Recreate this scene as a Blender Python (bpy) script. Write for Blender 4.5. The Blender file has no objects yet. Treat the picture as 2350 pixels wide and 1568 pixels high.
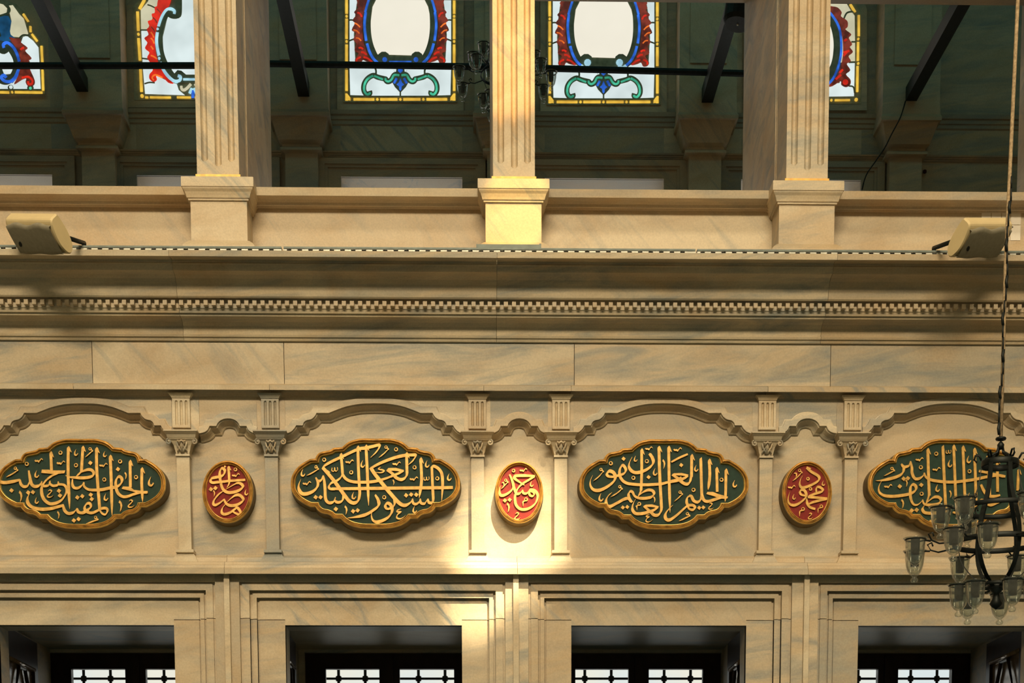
import bpy, math, random
from mathutils import Vector, Matrix
random.seed(7)
C = bpy.context.scene.collection
SC = bpy.context.scene
# ------------------------------------------------------------------ camera
W, H = 2350.0, 1568.0
F, CX, CY = 3900.0, 1183.0, 2485.0          # focal length and principal point in pixels (shift lens)
D = 11.82                                   # camera to the marble facade (plane y = 0), metres
K = D / 8.0
EYE = Vector((0, -D, 1.6))
def cdir(px, py): return Vector(((px - CX) / F, -(py - CY) / F, -1.0))
Yc = cdir(1092, 2037).normalized()
Zc = -cdir(1270, 36000).normalized()
Zc = (Zc - Yc * Zc.dot(Yc)).normalized()
Xc = Yc.cross(Zc)
RWC = Matrix((Xc, Yc, Zc))                  # camera -> world
cam_d = bpy.data.cameras.new('camera')
cam = bpy.data.objects.new('camera', cam_d); C.objects.link(cam)
cam.matrix_world = Matrix.Translation(EYE) @ RWC.to_4x4()
cam_d.sensor_fit = 'HORIZONTAL'; cam_d.sensor_width = 36.0
cam_d.lens = F / W * 36.0
cam_d.shift_x = (W / 2 - CX) / W
cam_d.shift_y = (CY - H / 2) / W
cam_d.clip_end = 200
SC.camera = cam
def U(px, py, y=0.0):                       # measured photo point -> world (X, Z) on the plane at depth y
    d = RWC @ cdir(px, py)
    t = (y + D) / d.y
    p = EYE + d * t
    return p.x, p.z
def UX(px, y=0.0, row=800): return U(px, row, y)[0]
def UZ(row, y=0.0, px=1150): return U(px, row, y)[1]
# ------------------------------------------------------------------ world, lights, exposure
SC.view_settings.view_transform = 'Standard'
try: SC.view_settings.look = 'None'
except Exception: pass
SC.view_settings.gamma = 1.0
SC.view_settings.use_curve_mapping = False
SC.view_settings.exposure = 0.0
world = bpy.data.worlds.new('daylight'); SC.world = world
world.use_nodes = True
wn, wl = world.node_tree.nodes, world.node_tree.links
wn.clear()
wo = wn.new('ShaderNodeOutputWorld'); wb = wn.new('ShaderNodeBackground')
wt = wn.new('ShaderNodeTexCoord'); wz = wn.new('ShaderNodeTexNoise'); wr = wn.new('ShaderNodeValToRGB')
wz.inputs['Scale'].default_value = 9.0; wz.inputs['Detail'].default_value = 4
wr.color_ramp.elements[0].position = 0.42; wr.color_ramp.elements[0].color = (0.84, 0.90, 0.90, 1)
wr.color_ramp.elements[1].position = 0.58; wr.color_ramp.elements[1].color = (1.0, 0.94, 0.80, 1)
wl.new(wt.outputs['Generated'], wz.inputs['Vector']); wl.new(wz.outputs['Fac'], wr.inputs['Fac'])
wl.new(wr.outputs['Color'], wb.inputs['Color']); wl.new(wb.outputs['Background'], wo.inputs['Surface'])
wb.inputs['Strength'].default_value = 1.0
def area(name, loc, target, sx, sy, power, col):
    l = bpy.data.lights.new(name, 'AREA'); l.shape = 'RECTANGLE'; l.size = sx; l.size_y = sy
    l.energy = power; l.color = col
    o = bpy.data.objects.new(name, l); C.objects.link(o)
    o.location = loc
    o.rotation_euler = (Vector(target) - Vector(loc)).to_track_quat('-Z', 'Y').to_euler()
    return o
def spot(name, loc, target, ang, power, col, blend=0.3, rad=0.03):
    l = bpy.data.lights.new(name, 'SPOT'); l.spot_size = math.radians(ang); l.spot_blend = blend
    l.energy = power; l.color = col; l.shadow_soft_size = rad
    o = bpy.data.objects.new(name, l); C.objects.link(o)
    o.location = loc
    o.rotation_euler = (Vector(target) - Vector(loc)).to_track_quat('-Z', 'Y').to_euler()
    return o
area('dome_daylight', (-1.0, -25.0, 15.2), (-0.3, 0, 5.0), 11, 2.2, 4800, (1.0, 0.80, 0.51))
area('high_daylight', (1.0, -17.0, 25.0), (0.3, 0, 5.0), 9, 3.0, 2300, (1.0, 0.82, 0.55))
area('cool_low_fill', (0.0, -6.0, 0.6), (0, 0, 4.8), 14, 1.6, 12, (0.36, 0.85, 0.78))  # added low fill lamp, tints soffits and shaded mouldings teal
area('gallery_teal_fill', (0.0, 2.6, 11.2), (0, 4.6, 7.5), 14, 1.2, 32, (0.24, 0.80, 0.70))  # added fill lamp inside the gallery for its teal gloom, no such opening
def P3(px, py, y): x, z = U(px, py, y); return (x, y, z)
SUN = (4.6, -17.0, 19.5)
def beam(name, px, row, y, radius, power, col, blend, sx=1.0):
    t = Vector(P3(px, row, y)); s = Vector(SUN); d = (t - s).length
    o = spot(name, SUN, t, 2 * math.degrees(math.atan(radius / d)), power, col, blend, 0.04)
    o.scale = (sx, 1, 1); return o
beam('sunbeam_pedestal', 1180, 492, -0.22, 0.245, 30000, (1.0, 0.62, 0.14), 0.25, 0.95)
beam('sunbeam_shaft', 1180, -20, -0.13, 0.62, 26000, (1.0, 0.50, 0.12), 0.12)
beam('sunbeam_panel', 1160, 1258, 0.0, 0.50, 75000, (1.0, 0.80, 0.48), 1.0)
beam('sunbeam_frame', 1095, 1390, 0.0, 0.27, 42000, (1.0, 0.80, 0.48), 0.9)
# ------------------------------------------------------------------ materials
def newmat(name):
    m = bpy.data.materials.new(name); m.use_nodes = True
    nt = m.node_tree
    for n in list(nt.nodes):
        if n.type not in ('BSDF_PRINCIPLED', 'OUTPUT_MATERIAL'): nt.nodes.remove(n)
    b = next(n for n in nt.nodes if n.type == 'BSDF_PRINCIPLED')
    return m, nt.nodes, nt.links, b
def simple(name, col, rough=0.5, metal=0.0, var=0.15, scale=12, bump=0.0):
    m, n, l, b = newmat(name)
    tc = n.new('ShaderNodeTexCoord'); nz = n.new('ShaderNodeTexNoise'); rp = n.new('ShaderNodeValToRGB')
    nz.inputs['Scale'].default_value = scale; nz.inputs['Detail'].default_value = 6
    lo = [max(0, c * (1 - var)) for c in col]; hi = [min(1, c * (1 + var)) for c in col]
    rp.color_ramp.elements[0].position = 0.3; rp.color_ramp.elements[1].position = 0.7
    rp.color_ramp.elements[0].color = (*lo, 1); rp.color_ramp.elements[1].color = (*hi, 1)
    l.new(tc.outputs['Object'], nz.inputs['Vector']); l.new(nz.outputs['Fac'], rp.inputs['Fac'])
    l.new(rp.outputs['Color'], b.inputs['Base Color'])
    b.inputs['Roughness'].default_value = rough; b.inputs['Metallic'].default_value = metal
    if metal == 0: b.inputs['Specular IOR Level'].default_value = 0.25
    if bump:
        bp = n.new('ShaderNodeBump'); bp.inputs['Strength'].default_value = bump; bp.inputs['Distance'].default_value = 0.01
        l.new(nz.outputs['Fac'], bp.inputs['Height']); l.new(bp.outputs['Normal'], b.inputs['Normal'])
    return m
def marble_mat(name, cream, tan, grey, brown):
    m, n, l, b = newmat(name)
    geo = n.new('ShaderNodeNewGeometry'); at = n.new('ShaderNodeAttribute'); at.attribute_name = 'slab'
    sep = n.new('ShaderNodeSeparateColor'); l.new(at.outputs['Color'], sep.inputs['Color'])
    mul = n.new('ShaderNodeVectorMath'); mul.operation = 'SCALE'; mul.inputs['Scale'].default_value = 17.0
    l.new(at.outputs['Color'], mul.inputs[0])
    add = n.new('ShaderNodeVectorMath'); l.new(geo.outputs['Position'], add.inputs[0]); l.new(mul.outputs[0], add.inputs[1])
    def vein(rot, sc, scale, dist, e0, e1):
        mr_ = n.new('ShaderNodeMapping'); mr_.inputs['Rotation'].default_value = (0, rot, 0)
        mp = n.new('ShaderNodeMapping'); mp.inputs['Scale'].default_value = sc
        l.new(add.outputs[0], mr_.inputs['Vector']); l.new(mr_.outputs[0], mp.inputs['Vector'])
        nz = n.new('ShaderNodeTexNoise'); nz.inputs['Scale'].default_value = scale; nz.inputs['Detail'].default_value = 9
        nz.inputs['Roughness'].default_value = 0.62; nz.inputs['Distortion'].default_value = dist
        l.new(mp.outputs[0], nz.inputs['Vector'])
        mr = n.new('ShaderNodeMapRange'); mr.inputs['From Min'].default_value = e0; mr.inputs['From Max'].default_value = e1
        l.new(nz.outputs['Fac'], mr.inputs['Value'])
        return mr.outputs[0]
    va = vein(0.12, (0.50, 1, 3.0), 2.6, 0.8, 0.44, 0.68)
    vb = vein(-0.85, (0.45, 1, 3.4), 2.6, 0.7, 0.50, 0.66)
    gt = n.new('ShaderNodeMath'); gt.operation = 'GREATER_THAN'; gt.inputs[1].default_value = 0.68
    l.new(sep.outputs['Green'], gt.inputs[0])
    mv = n.new('ShaderNodeMix'); l.new(gt.outputs[0], mv.inputs[0]); l.new(va, mv.inputs[2]); l.new(vb, mv.inputs[3])
    vs = n.new('ShaderNodeMath'); vs.operation = 'MULTIPLY'; l.new(mv.outputs[0], vs.inputs[0]); l.new(sep.outputs['Blue'], vs.inputs[1])
    stain = vein(0.3, (0.7, 1, 1.3), 2.2, 0.6, 0.42, 0.66)
    ss = n.new('ShaderNodeMath'); ss.operation = 'MULTIPLY'; ss.inputs[1].default_value = 0.75; l.new(stain, ss.inputs[0])
    m1 = n.new('ShaderNodeValToRGB'); l.new(sep.outputs['Red'], m1.inputs['Fac'])
    m1.color_ramp.elements[0].color = (*cream, 1); m1.color_ramp.elements[1].color = (0.36, 0.335, 0.275, 1)
    e = m1.color_ramp.elements.new(0.6); e.color = (*tan, 1)
    m2 = n.new('ShaderNodeMix'); m2.data_type = 'RGBA'; l.new(ss.outputs[0], m2.inputs[0]); l.new(m1.outputs['Color'], m2.inputs[6]); m2.inputs[7].default_value = (*brown, 1)
    m3 = n.new('ShaderNodeMix'); m3.data_type = 'RGBA'; l.new(vs.outputs[0], m3.inputs[0]); l.new(m2.outputs[2], m3.inputs[6]); m3.inputs[7].default_value = (*grey, 1)
    fine = n.new('ShaderNodeTexNoise'); fine.inputs['Scale'].default_value = 90; fine.inputs['Detail'].default_value = 3
    l.new(geo.outputs['Position'], fine.inputs['Vector'])
    mf = n.new('ShaderNodeMapRange'); mf.inputs['To Min'].default_value = 0.80; mf.inputs['To Max'].default_value = 1.16
    l.new(fine.outputs['Fac'], mf.inputs['Value'])
    m4 = n.new('ShaderNodeMix'); m4.data_type = 'RGBA'; m4.blend_type = 'MULTIPLY'; m4.inputs[0].default_value = 1
    l.new(m3.outputs[2], m4.inputs[6]); l.new(mf.outputs[0], m4.inputs[7])
    l.new(m4.outputs[2], b.inputs['Base Color'])
    b.inputs['Roughness'].default_value = 0.48
    bp = n.new('ShaderNodeBump'); bp.inputs['Strength'].default_value = 0.12; bp.inputs['Distance'].default_value = 0.004
    l.new(fine.outputs['Fac'], bp.inputs['Height']); l.new(bp.outputs['Normal'], b.inputs['Normal'])
    return m
def emis(name, col, st, var=0.15, scale=6):
    m, n, l, b = newmat(name)
    tc = n.new('ShaderNodeTexCoord'); nz = n.new('ShaderNodeTexNoise'); rp = n.new('ShaderNodeValToRGB')
    nz.inputs['Scale'].default_value = scale; nz.inputs['Detail'].default_value = 2
    rp.color_ramp.elements[0].position = 0.35; rp.color_ramp.elements[1].position = 0.65
    rp.color_ramp.elements[0].color = (*[c * (1 - var) for c in col], 1)
    rp.color_ramp.elements[1].color = (*[min(1.0, c * (1 + var)) for c in col], 1)
    l.new(tc.outputs['Object'], nz.inputs['Vector']); l.new(nz.outputs['Fac'], rp.inputs['Fac'])
    l.new(rp.outputs['Color'], b.inputs['Emission Color']); b.inputs['Emission Strength'].default_value = st
    b.inputs['Base Color'].default_value = (*[c * 0.3 for c in col], 1); b.inputs['Roughness'].default_value = 0.3
    return m
def glass_mat(name, tint, gl, pale_sheen=0.0):
    m, n, l, b = newmat(name)
    n.remove(b)
    out = next(x for x in n if x.type == 'OUTPUT_MATERIAL')
    tr = n.new('ShaderNodeBsdfTransparent'); tr.inputs['Color'].default_value = (*tint, 1)
    gs = n.new('ShaderNodeBsdfGlossy'); gs.inputs['Roughness'].default_value = 0.06
    lw = n.new('ShaderNodeLayerWeight'); lw.inputs['Blend'].default_value = gl
    mr = n.new('ShaderNodeMapRange'); mr.inputs['To Min'].default_value = 0.03; mr.inputs['To Max'].default_value = 0.85
    l.new(lw.outputs['Facing'], mr.inputs['Value'])
    mx = n.new('ShaderNodeMixShader'); l.new(mr.outputs[0], mx.inputs[0]); l.new(tr.outputs[0], mx.inputs[1]); l.new(gs.outputs[0], mx.inputs[2])
    df = n.new('ShaderNodeBsdfDiffuse'); df.inputs['Color'].default_value = (0.85, 0.88, 0.84, 1)  # white diffuse stands in for bright hall reflections on the glass cups
    nz = n.new('ShaderNodeTexNoise'); nz.inputs['Scale'].default_value = 70; nz.inputs['Detail'].default_value = 3
    md = n.new('ShaderNodeMapRange'); md.inputs['From Min'].default_value = 0.45; md.inputs['From Max'].default_value = 0.75; md.inputs['To Min'].default_value = pale_sheen * .3; md.inputs['To Max'].default_value = pale_sheen
    l.new(nz.outputs['Fac'], md.inputs['Value'])
    m2 = n.new('ShaderNodeMixShader'); l.new(md.outputs[0], m2.inputs[0]); l.new(mx.outputs[0], m2.inputs[1]); l.new(df.outputs[0], m2.inputs[2])
    l.new(m2.outputs[0], out.inputs['Surface'])
    return m
M = {}
M['marble'] = marble_mat('veined_marble', (0.66, 0.565, 0.41), (0.545, 0.44, 0.30), (0.22, 0.25, 0.25), (0.48, 0.34, 0.19))
M['gold'] = simple('gilded_wood', (0.50, 0.265, 0.06), 0.42, 0.4, 0.55, 20, 0.2)
M['bead'] = simple('highlight_gilding', (0.85, 0.52, 0.14), 0.34, 0.5, 0.3, 26, 0.1)  # rims lighter than the frame, their highlights put into the colour
M['letter'] = simple('gold_leaf', (0.60, 0.345, 0.085), 0.42, 0.35, 0.22, 30, 0.15)
M['green'] = simple('green_panel_paint', (0.014, 0.040, 0.028), 0.6, 0, 0.15, 40)
M['red'] = simple('red_panel_paint', (0.22, 0.016, 0.012), 0.6, 0, 0.15, 40)
M['iron'] = simple('black_iron', (0.012, 0.016, 0.016), 0.5, 0.5, 0.3, 30)
M['lid'] = simple('grey_tray_lid', (0.13, 0.16, 0.15), 0.5, 0.3, 0.2, 20)
M['steel'] = simple('galvanised_steel', (0.40, 0.41, 0.37), 0.45, 0.5, 0.2, 20)
M['darkred'] = simple('dark_red_paint', (0.05, 0.006, 0.008), 0.5)
M['dark'] = simple('black_parts_slot_shade', (0.008, 0.010, 0.010), 0.8)
M['wood'] = simple('dark_walnut', (0.035, 0.014, 0.008), 0.35, 0, 0.4, 9)
M['cream'] = simple('cream_plastic', (0.72, 0.58, 0.33), 0.45, 0, 0.05, 10)
M['grille'] = simple('grey_mesh', (0.27, 0.245, 0.18), 0.8, 0, 0.10, 40)
M['paper'] = simple('white_paper', (0.78, 0.74, 0.68), 0.8, 0, 0.05, 30)
M['rope'] = simple('beige_rope', (0.42, 0.31, 0.19), 0.9, 0, 0.35, 80)
M['glass'] = glass_mat('clear_glass', (0.93, 0.95, 0.92), 0.35, 0.06)
M['pane'] = glass_mat('window_glass', (0.95, 0.97, 0.97), 0.08)
M['lead'] = simple('plaster_tracery', (0.42, 0.42, 0.30), 0.8, 0, 0.25, 20)
M['carpet'] = simple('green_carpet', (0.075, 0.062, 0.042), 0.95, 0, 0.3, 5)
M['bounce_strip'] = simple('teal_bounce_tint', (0.018, 0.05, 0.048), 0.95, 0, 0.3, 5)  # tone picked for the cool light it throws up at the niches
M['plaster'] = simple('shaded_plaster', (0.24, 0.25, 0.21), 0.9, 0, 0.2, 2)
M['g_clear'] = emis('clear_lit_glass', (0.86, 0.80, 0.67), 1.0, 0.02, 3)
M['g_pale'] = emis('pale_blue_lit_glass', (0.70, 0.80, 0.80), 0.95, 0.10, 4)
M['g_cream'] = emis('cream_lit_glass', (0.60, 0.56, 0.38), 0.95, 0.10, 8)
M['g_blue'] = emis('blue_lit_glass', (0.03, 0.14, 0.75), 0.9, 0.5, 9)
M['g_navy'] = emis('navy_lit_glass', (0.008, 0.06, 0.15), 0.9, 0.4, 9)
M['g_sky'] = emis('sky_blue_lit_glass', (0.42, 0.72, 0.90), 0.9, 0.25, 9)
M['g_green'] = emis('green_lit_glass', (0.06, 0.46, 0.28), 0.9, 0.45, 9)
M['g_yellow'] = emis('amber_lit_glass', (0.88, 0.50, 0.06), 0.9, 0.25, 7)
M['g_maroon'] = emis('maroon_lit_glass', (0.16, 0.022, 0.012), 0.9, 0.55, 14)
M['g_red'] = emis('red_lit_glass', (0.62, 0.02, 0.008), 0.95, 0.3, 10)
M['g_orange'] = emis('orange_lit_glass', (0.95, 0.16, 0.02), 0.95, 0.3, 10)
# ------------------------------------------------------------------ mesh builder
def slab_rand(): return (random.random(), random.random(), random.uniform(0.25, 1.0))
class MB:
    def __init__(s): s.v = []; s.f = []; s.s = []; s.sm = []
    def add(s, vs, fs, slab=None, smooth=False):
        b = len(s.v); s.v += [tuple(v) for v in vs]
        slab = slab or slab_rand()
        for f in fs: s.f.append(tuple(i + b for i in f)); s.s.append(slab); s.sm.append(smooth)
        return s
    def box(s, x0, x1, y0, y1, z0, z1, slab=None):
        vs = [(x, y, z) for z in (z0, z1) for y in (y0, y1) for x in (x0, x1)]
        return s.add(vs, [(0, 2, 3, 1), (4, 5, 7, 6), (0, 1, 5, 4), (2, 6, 7, 3), (0, 4, 6, 2), (1, 3, 7, 5)], slab)
    def prism(s, poly, y0, y1, slab=None):             # poly in (x, z), front at y0
        n = len(poly)
        vs = [(x, y0, z) for x, z in poly] + [(x, y1, z) for x, z in poly]
        fs = [tuple(range(n)), tuple(range(2 * n - 1, n - 1, -1))]
        fs += [(i, i + n, (i + 1) % n + n, (i + 1) % n) for i in range(n)]
        return s.add(vs, fs, slab)
    def ext_x(s, prof, x0, x1, slab=None, caps=True):  # prof = [(y, z)]
        n = len(prof)
        vs = [(x0, y, z) for y, z in prof] + [(x1, y, z) for y, z in prof]
        fs = [(i, i + 1, i + 1 + n, i + n) for i in range(n - 1)]
        if caps: fs += [tuple(range(n)), tuple(range(2 * n - 1, n - 1, -1)), (n - 1, 0, n, 2 * n - 1)]
        return s.add(vs, fs, slab)
    def loft(s, rings, closed=True, slab=None, cap0=False, cap1=False, smooth=False):
        n = len(rings[0]); vs = [p for r in rings for p in r]; fs = []
        for k in range(len(rings) - 1):
            for i in range(n if closed else n - 1):
                j = (i + 1) % n
                fs.append((k * n + i, k * n + j, (k + 1) * n + j, (k + 1) * n + i))
        if cap0: fs.append(tuple(range(n)))
        if cap1: fs.append(tuple(range(len(rings) * n - 1, (len(rings) - 1) * n - 1, -1)))
        return s.add(vs, fs, slab, smooth)
    def lathe(s, prof, c=(0, 0, 0), seg=20, smooth=True, axis=None):
        rings = []
        for r, z in prof:
            rings.append([(c[0] + r * math.cos(a), c[1] + r * math.sin(a), c[2] + z) for a in (2 * math.pi * i / seg for i in range(seg))])
        return s.loft(rings, True, None, prof[0][0] > 1e-6, prof[-1][0] > 1e-6, smooth)
    def tube(s, pts, r, seg=8, flat=None, smooth=True):
        pts = [Vector(p) for p in pts]; rings = []
        for i, p in enumerate(pts):
            t = (pts[min(i + 1, len(pts) - 1)] - pts[max(i - 1, 0)]).normalized()
            up = Vector((0, 0, 1)) if abs(t.z) < 0.95 else Vector((0, 1, 0))
            a = t.cross(up).normalized(); b = a.cross(t)
            ra, rb = (flat if flat else (r, r))
            rings.append([tuple(p + a * (ra * math.cos(q)) + b * (rb * math.sin(q))) for q in (2 * math.pi * k / seg for k in range(seg))])
        return s.loft(rings, True, None, True, True, smooth)
    def torus(s, c, R, r, seg=32, n=8, flat=None):
        rings = []
        ra, rb = flat if flat else (r, r)
        for i in range(seg + 1):
            a = 2 * math.pi * i / seg
            rings.append([(c[0] + (R + ra * math.cos(q)) * math.cos(a), c[1] + (R + ra * math.cos(q)) * math.sin(a), c[2] + rb * math.sin(q)) for q in (2 * math.pi * k / n for k in range(n))])
        return s.loft(rings, True, None, False, False, True)
    def build(s, name, mat, parent=None):
        me = bpy.data.meshes.new(name)
        o = bpy.data.objects.new(name, me); C.objects.link(o)
        off = Vector((0, 0, 0))
        if parent is not None:
            p = parent
            while p is not None: off += p.location; p = p.parent
        me.from_pydata([tuple(Vector(v) - off) for v in s.v], [], s.f)
        a = me.attributes.new('slab', 'FLOAT_COLOR', 'FACE')
        for i, c in enumerate(s.s): a.data[i].color = (*c, 1)
        for i, p in enumerate(me.polygons): p.use_smooth = s.sm[i]
        me.materials.append(M[mat] if isinstance(mat, str) else mat)
        me.validate()
        import bmesh
        bm = bmesh.new(); bm.from_mesh(me); bmesh.ops.recalc_face_normals(bm, faces=bm.faces); bm.to_mesh(me); bm.free()
        if parent is not None: o.parent = parent
        return o
def struct(name, mb, mat='marble', parent=None):
    o = mb.build(name, mat, parent)
    if parent is None: o['kind'] = 'structure'
    return o
def thing(name, label, cat, loc, group=None):
    o = bpy.data.objects.new(name, None); C.objects.link(o); o.location = loc; o.empty_display_size = 0.1
    tag(o, label, cat, group); return o
def tag(o, label, cat, group=None):
    o['label'] = label; o['category'] = cat
    if group: o['group'] = group
    return o
def dup(root, loc, label, group=None):
    r = root.copy(); C.objects.link(r); r.location = loc; r['label'] = label
    if group: r['group'] = group
    for ch in list(root.children):
        c = ch.copy(); C.objects.link(c); c.parent = r
        for g in list(ch.children):
            d = g.copy(); C.objects.link(d); d.parent = c
    return r
# ------------------------------------------------------------------ outline helpers (photo pixels)
def catmull(p, n=6, closed=False):
    if len(p) < 3: return [tuple(q[:2]) for q in p]
    out = []; m = len(p)
    rng = range(m) if closed else range(m - 1)
    for i in rng:
        g = (lambda j: p[j % m]) if closed else (lambda j: p[max(0, min(m - 1, j))])
        a, b, c, d = g(i - 1), g(i), g(i + 1), g(i + 2)
        for k in range(n):
            t = k / n
            out.append(tuple(0.5 * (2 * b[q] + (c[q] - a[q]) * t + (2 * a[q] - 5 * b[q] + 4 * c[q] - d[q]) * t * t + (3 * b[q] - a[q] - 3 * c[q] + d[q]) * t ** 3) for q in (0, 1)))
    if not closed: out.append(tuple(p[-1][:2]))
    return out
def smooth(p, n=5):                          # a third value marks a sharp corner
    segs = []; cur = [p[0]]
    for q in p[1:]:
        cur.append(q)
        if len(q) > 2: segs.append(cur); cur = [q]
    if len(cur) > 1: segs.append(cur)
    out = []
    for s in segs:
        c = catmull(s, n)
        out += c if not out else c[1:]
    return out
def offset(p, d, closed=False):              # positive d = to the left of travel in (x, row-down) space
    n = len(p); out = []
    for i in range(n):
        a = p[(i - 1) % n] if closed or i > 0 else None
        c = p[(i + 1) % n] if closed or i < n - 1 else None
        b = p[i]; ns = []
        for u, v in ((a, b), (b, c)):
            if u is None or v is None: continue
            dx, dy = v[0] - u[0], v[1] - u[1]; L = math.hypot(dx, dy)
            if L > 1e-9: ns.append((dy / L, -dx / L))
        nx = sum(q[0] for q in ns) / len(ns); ny = sum(q[1] for q in ns) / len(ns)
        L2 = max(nx * nx + ny * ny, 0.35)
        out.append((b[0] + d * nx / L2, b[1] + d * ny / L2))
    return out

def offset_clean(p, d):                      # open line offset without loops at the inner corners
    q = offset(p, d); n = len(q)
    def dist(a):
        m = 1e9
        for u, v in zip(p, p[1:]):
            ex, ey = v[0] - u[0], v[1] - u[1]; L = ex * ex + ey * ey or 1e-9
            t = max(0, min(1, ((a[0] - u[0]) * ex + (a[1] - u[1]) * ey) / L))
            m = min(m, math.hypot(a[0] - u[0] - t * ex, a[1] - u[1] - t * ey))
        return m
    ok = [dist(a) > abs(d) * 0.93 for a in q]
    out = []
    for i in range(n):
        if ok[i]: out.append(q[i]); continue
        l = next((j for j in range(i, -1, -1) if ok[j]), None); r = next((j for j in range(i, n) if ok[j]), None)
        if l is None or r is None: out.append(q[i]); continue
        out.append(((q[l][0] + q[r][0]) / 2, (q[l][1] + q[r][1]) / 2))
    return out
# ================================================================== THE HALL ITSELF
XL, XR = -9.0, 9.0
def KP(rows, px=1150): return [(y * K, UZ(r, y * K, px)) for r, y in rows]     # (row, depth/8) list -> (y, z)
def segs(bounds, y, row): return [XL] + [UX(b, y, row) for b in bounds] + [XR]
ZT, YR = 28.0, -27.0
struct('floor', MB().box(XL, XR, YR, -4.5, -0.2, 0), 'carpet')
struct('floor', MB().box(XL, XR, -4.5, 7.5, -0.2, 0), 'bounce_strip').name = 'floor_bounce_strip'  # unseen teal strip added to cool the light bounced onto the niche soffits
struct('ceiling', MB().box(XL, XR, YR, 7.5, ZT, ZT + .2), 'plaster')
struct('wall_rear', MB().box(XL, XR, YR - .2, YR, 0, ZT), 'plaster')
struct('wall_left', MB().box(XL - 0.2, XL, YR, 7.5, 0, ZT), 'plaster')
struct('wall_right', MB().box(XR, XR + 0.2, YR, 7.5, 0, ZT), 'plaster')
YF = -0.062 * K                              # face of the lower wall around the openings
YA = -0.052 * K                              # face of the spandrels over the arcade
YS = -0.086 * K                              # face of the plain slab band
OPEN = [(-5, 400), (655, 1060), (1311, 1712), (1969, 2372)]
OX = [(UX(a, 0, 1450), UX(b, 0, 1450)) for a, b in OPEN]
ZH = UZ(1436, 0, 1150)
RV = 0.26                                    # depth of the stone reveal
YW = 1.89                                    # plane of the wooden windows
def wall_holes(mb, x0, x1, z0, z1, y0, y1, holes, cuts=()):
    xs = sorted({x0, x1, *[h[0] for h in holes], *[h[1] for h in holes], *cuts})
    for a, b in zip(xs, xs[1:]):
        hs = [h for h in holes if h[0] <= a + 1e-6 and h[1] >= b - 1e-6]
        if not hs: mb.box(a, b, y0, y1, z0, z1); continue
        h = hs[0]
        if h[2] > z0 + 1e-6: mb.box(a, b, y0, y1, z0, h[2])
        if h[3] < z1 - 1e-6: mb.box(a, b, y0, y1, h[3], z1)
# lower wall: stone frame ring with reveals, then a wider niche behind it
zl = UZ(1318, -0.06 * K, 1150)
mb = MB()
ZN = ZH + 0.09
NX = [(a - 0.10, b + 0.10) for a, b in OX]
wall_holes(mb, XL, XR, 0, zl + 0.06, 0.02, RV, [(a, b, 0, ZH) for a, b in OX])
wall_holes(mb, XL, XR, 0, zl + 0.3, RV, YW - 0.05, [(a, b, 0, ZN) for a, b in NX])
WIN = [(161, 402 + 60), (749, 1039), (1325, 1606), (1892, 2183)]
WB = [(UX(a - 48, YW, 1545), UX(b + 48, YW, 1545)) for a, b in WIN]
zwt = UZ(1500, YW, 900)
wall_holes(mb, XL, XR, 0, zl + 0.3, YW - 0.05, YW + 0.25, [(a, b, 0, zwt) for a, b in WB])
struct('wall_front', mb)
# arcade wall, upper core
mb = MB()
zt = UZ(905, 0); zcorn = UZ(577, -0.445 * K)
cuts = [UX(p, 0, 1150) for p in (-250, 423, 625, 1096, 1287, 1755, 1950, 2420)]
xs = [XL] + cuts + [XR]
PT = [(.2, .2, .5), (.12, .2, .7), (.55, .2, .8), (.3, .2, .9), (.08, .3, .35), (.85, .8, .45), (.30, .2, .6), (.6, .2, .35), (.3, .2, .5)]
for a, b, t in zip(xs, xs[1:], PT): mb.box(a, b, 0, 0.3, zl - 0.02, zt + 0.12, t)
mb.box(XL, XR, 0.02, 1.75, zt + 0.05, zcorn - 0.01)
struct('wall_arcade', mb)
# plain slab band (rows 785-885) with its joints
mb = MB()
zb0, zb1 = UZ(886, YS), UZ(786, YS)
xs = segs((212, 652, 1318, 1906, 2560), YS, 840)
tints = [(0.45, 0.3, 1.0), (0.1, 0.82, 0.45), (0.25, 0.3, 1.0), (0.35, 0.2, 0.8), (0.8, 0.3, 0.95), (0.3, 0.2, 0.6)]
for i, (a, b) in enumerate(zip(xs, xs[1:])): mb.box(a + 0.002, b - 0.002, YS, 0.1, zb0, zb1, tints[i])
struct('wall_slabs', mb)
# ledge under the slab band (882-903) + small mouldings over the arcade
mb = MB()
prof = KP([(914, -.050), (914, -.056), (911, -.057), (910, -.061), (906, -.063), (905, -.067), (899, -.072), (897, -.118), (886, -.120), (883.5, -.087), (883.5, 0)])
xs = segs((172, 620, 1110, 1310, 1760), YS, 890)
for a, b in zip(xs, xs[1:]): mb.ext_x(prof, a + 0.001, b - 0.001, (random.uniform(0, .8), random.random(), random.uniform(.2, .9)))
struct('trim_1', mb)
# ledge above the openings (1287-1318)
mb = MB()
prof = KP([(1319, -.045), (1318, -.120), (1305, -.121), (1304, -.112), (1298, -.110), (1297, -.100), (1291, -.096), (1290, -.03), (1281, -.028), (1277, -.012), (1275, 0.01)])
xs = segs((518, 1187, 1850), -0.1, 1300)
for a, b in zip(xs, xs[1:]): mb.ext_x(prof, a + 0.001, b - 0.001, (random.uniform(.3, .9), 0.2, random.uniform(.5, .9)))
struct('trim_2', mb)
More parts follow.
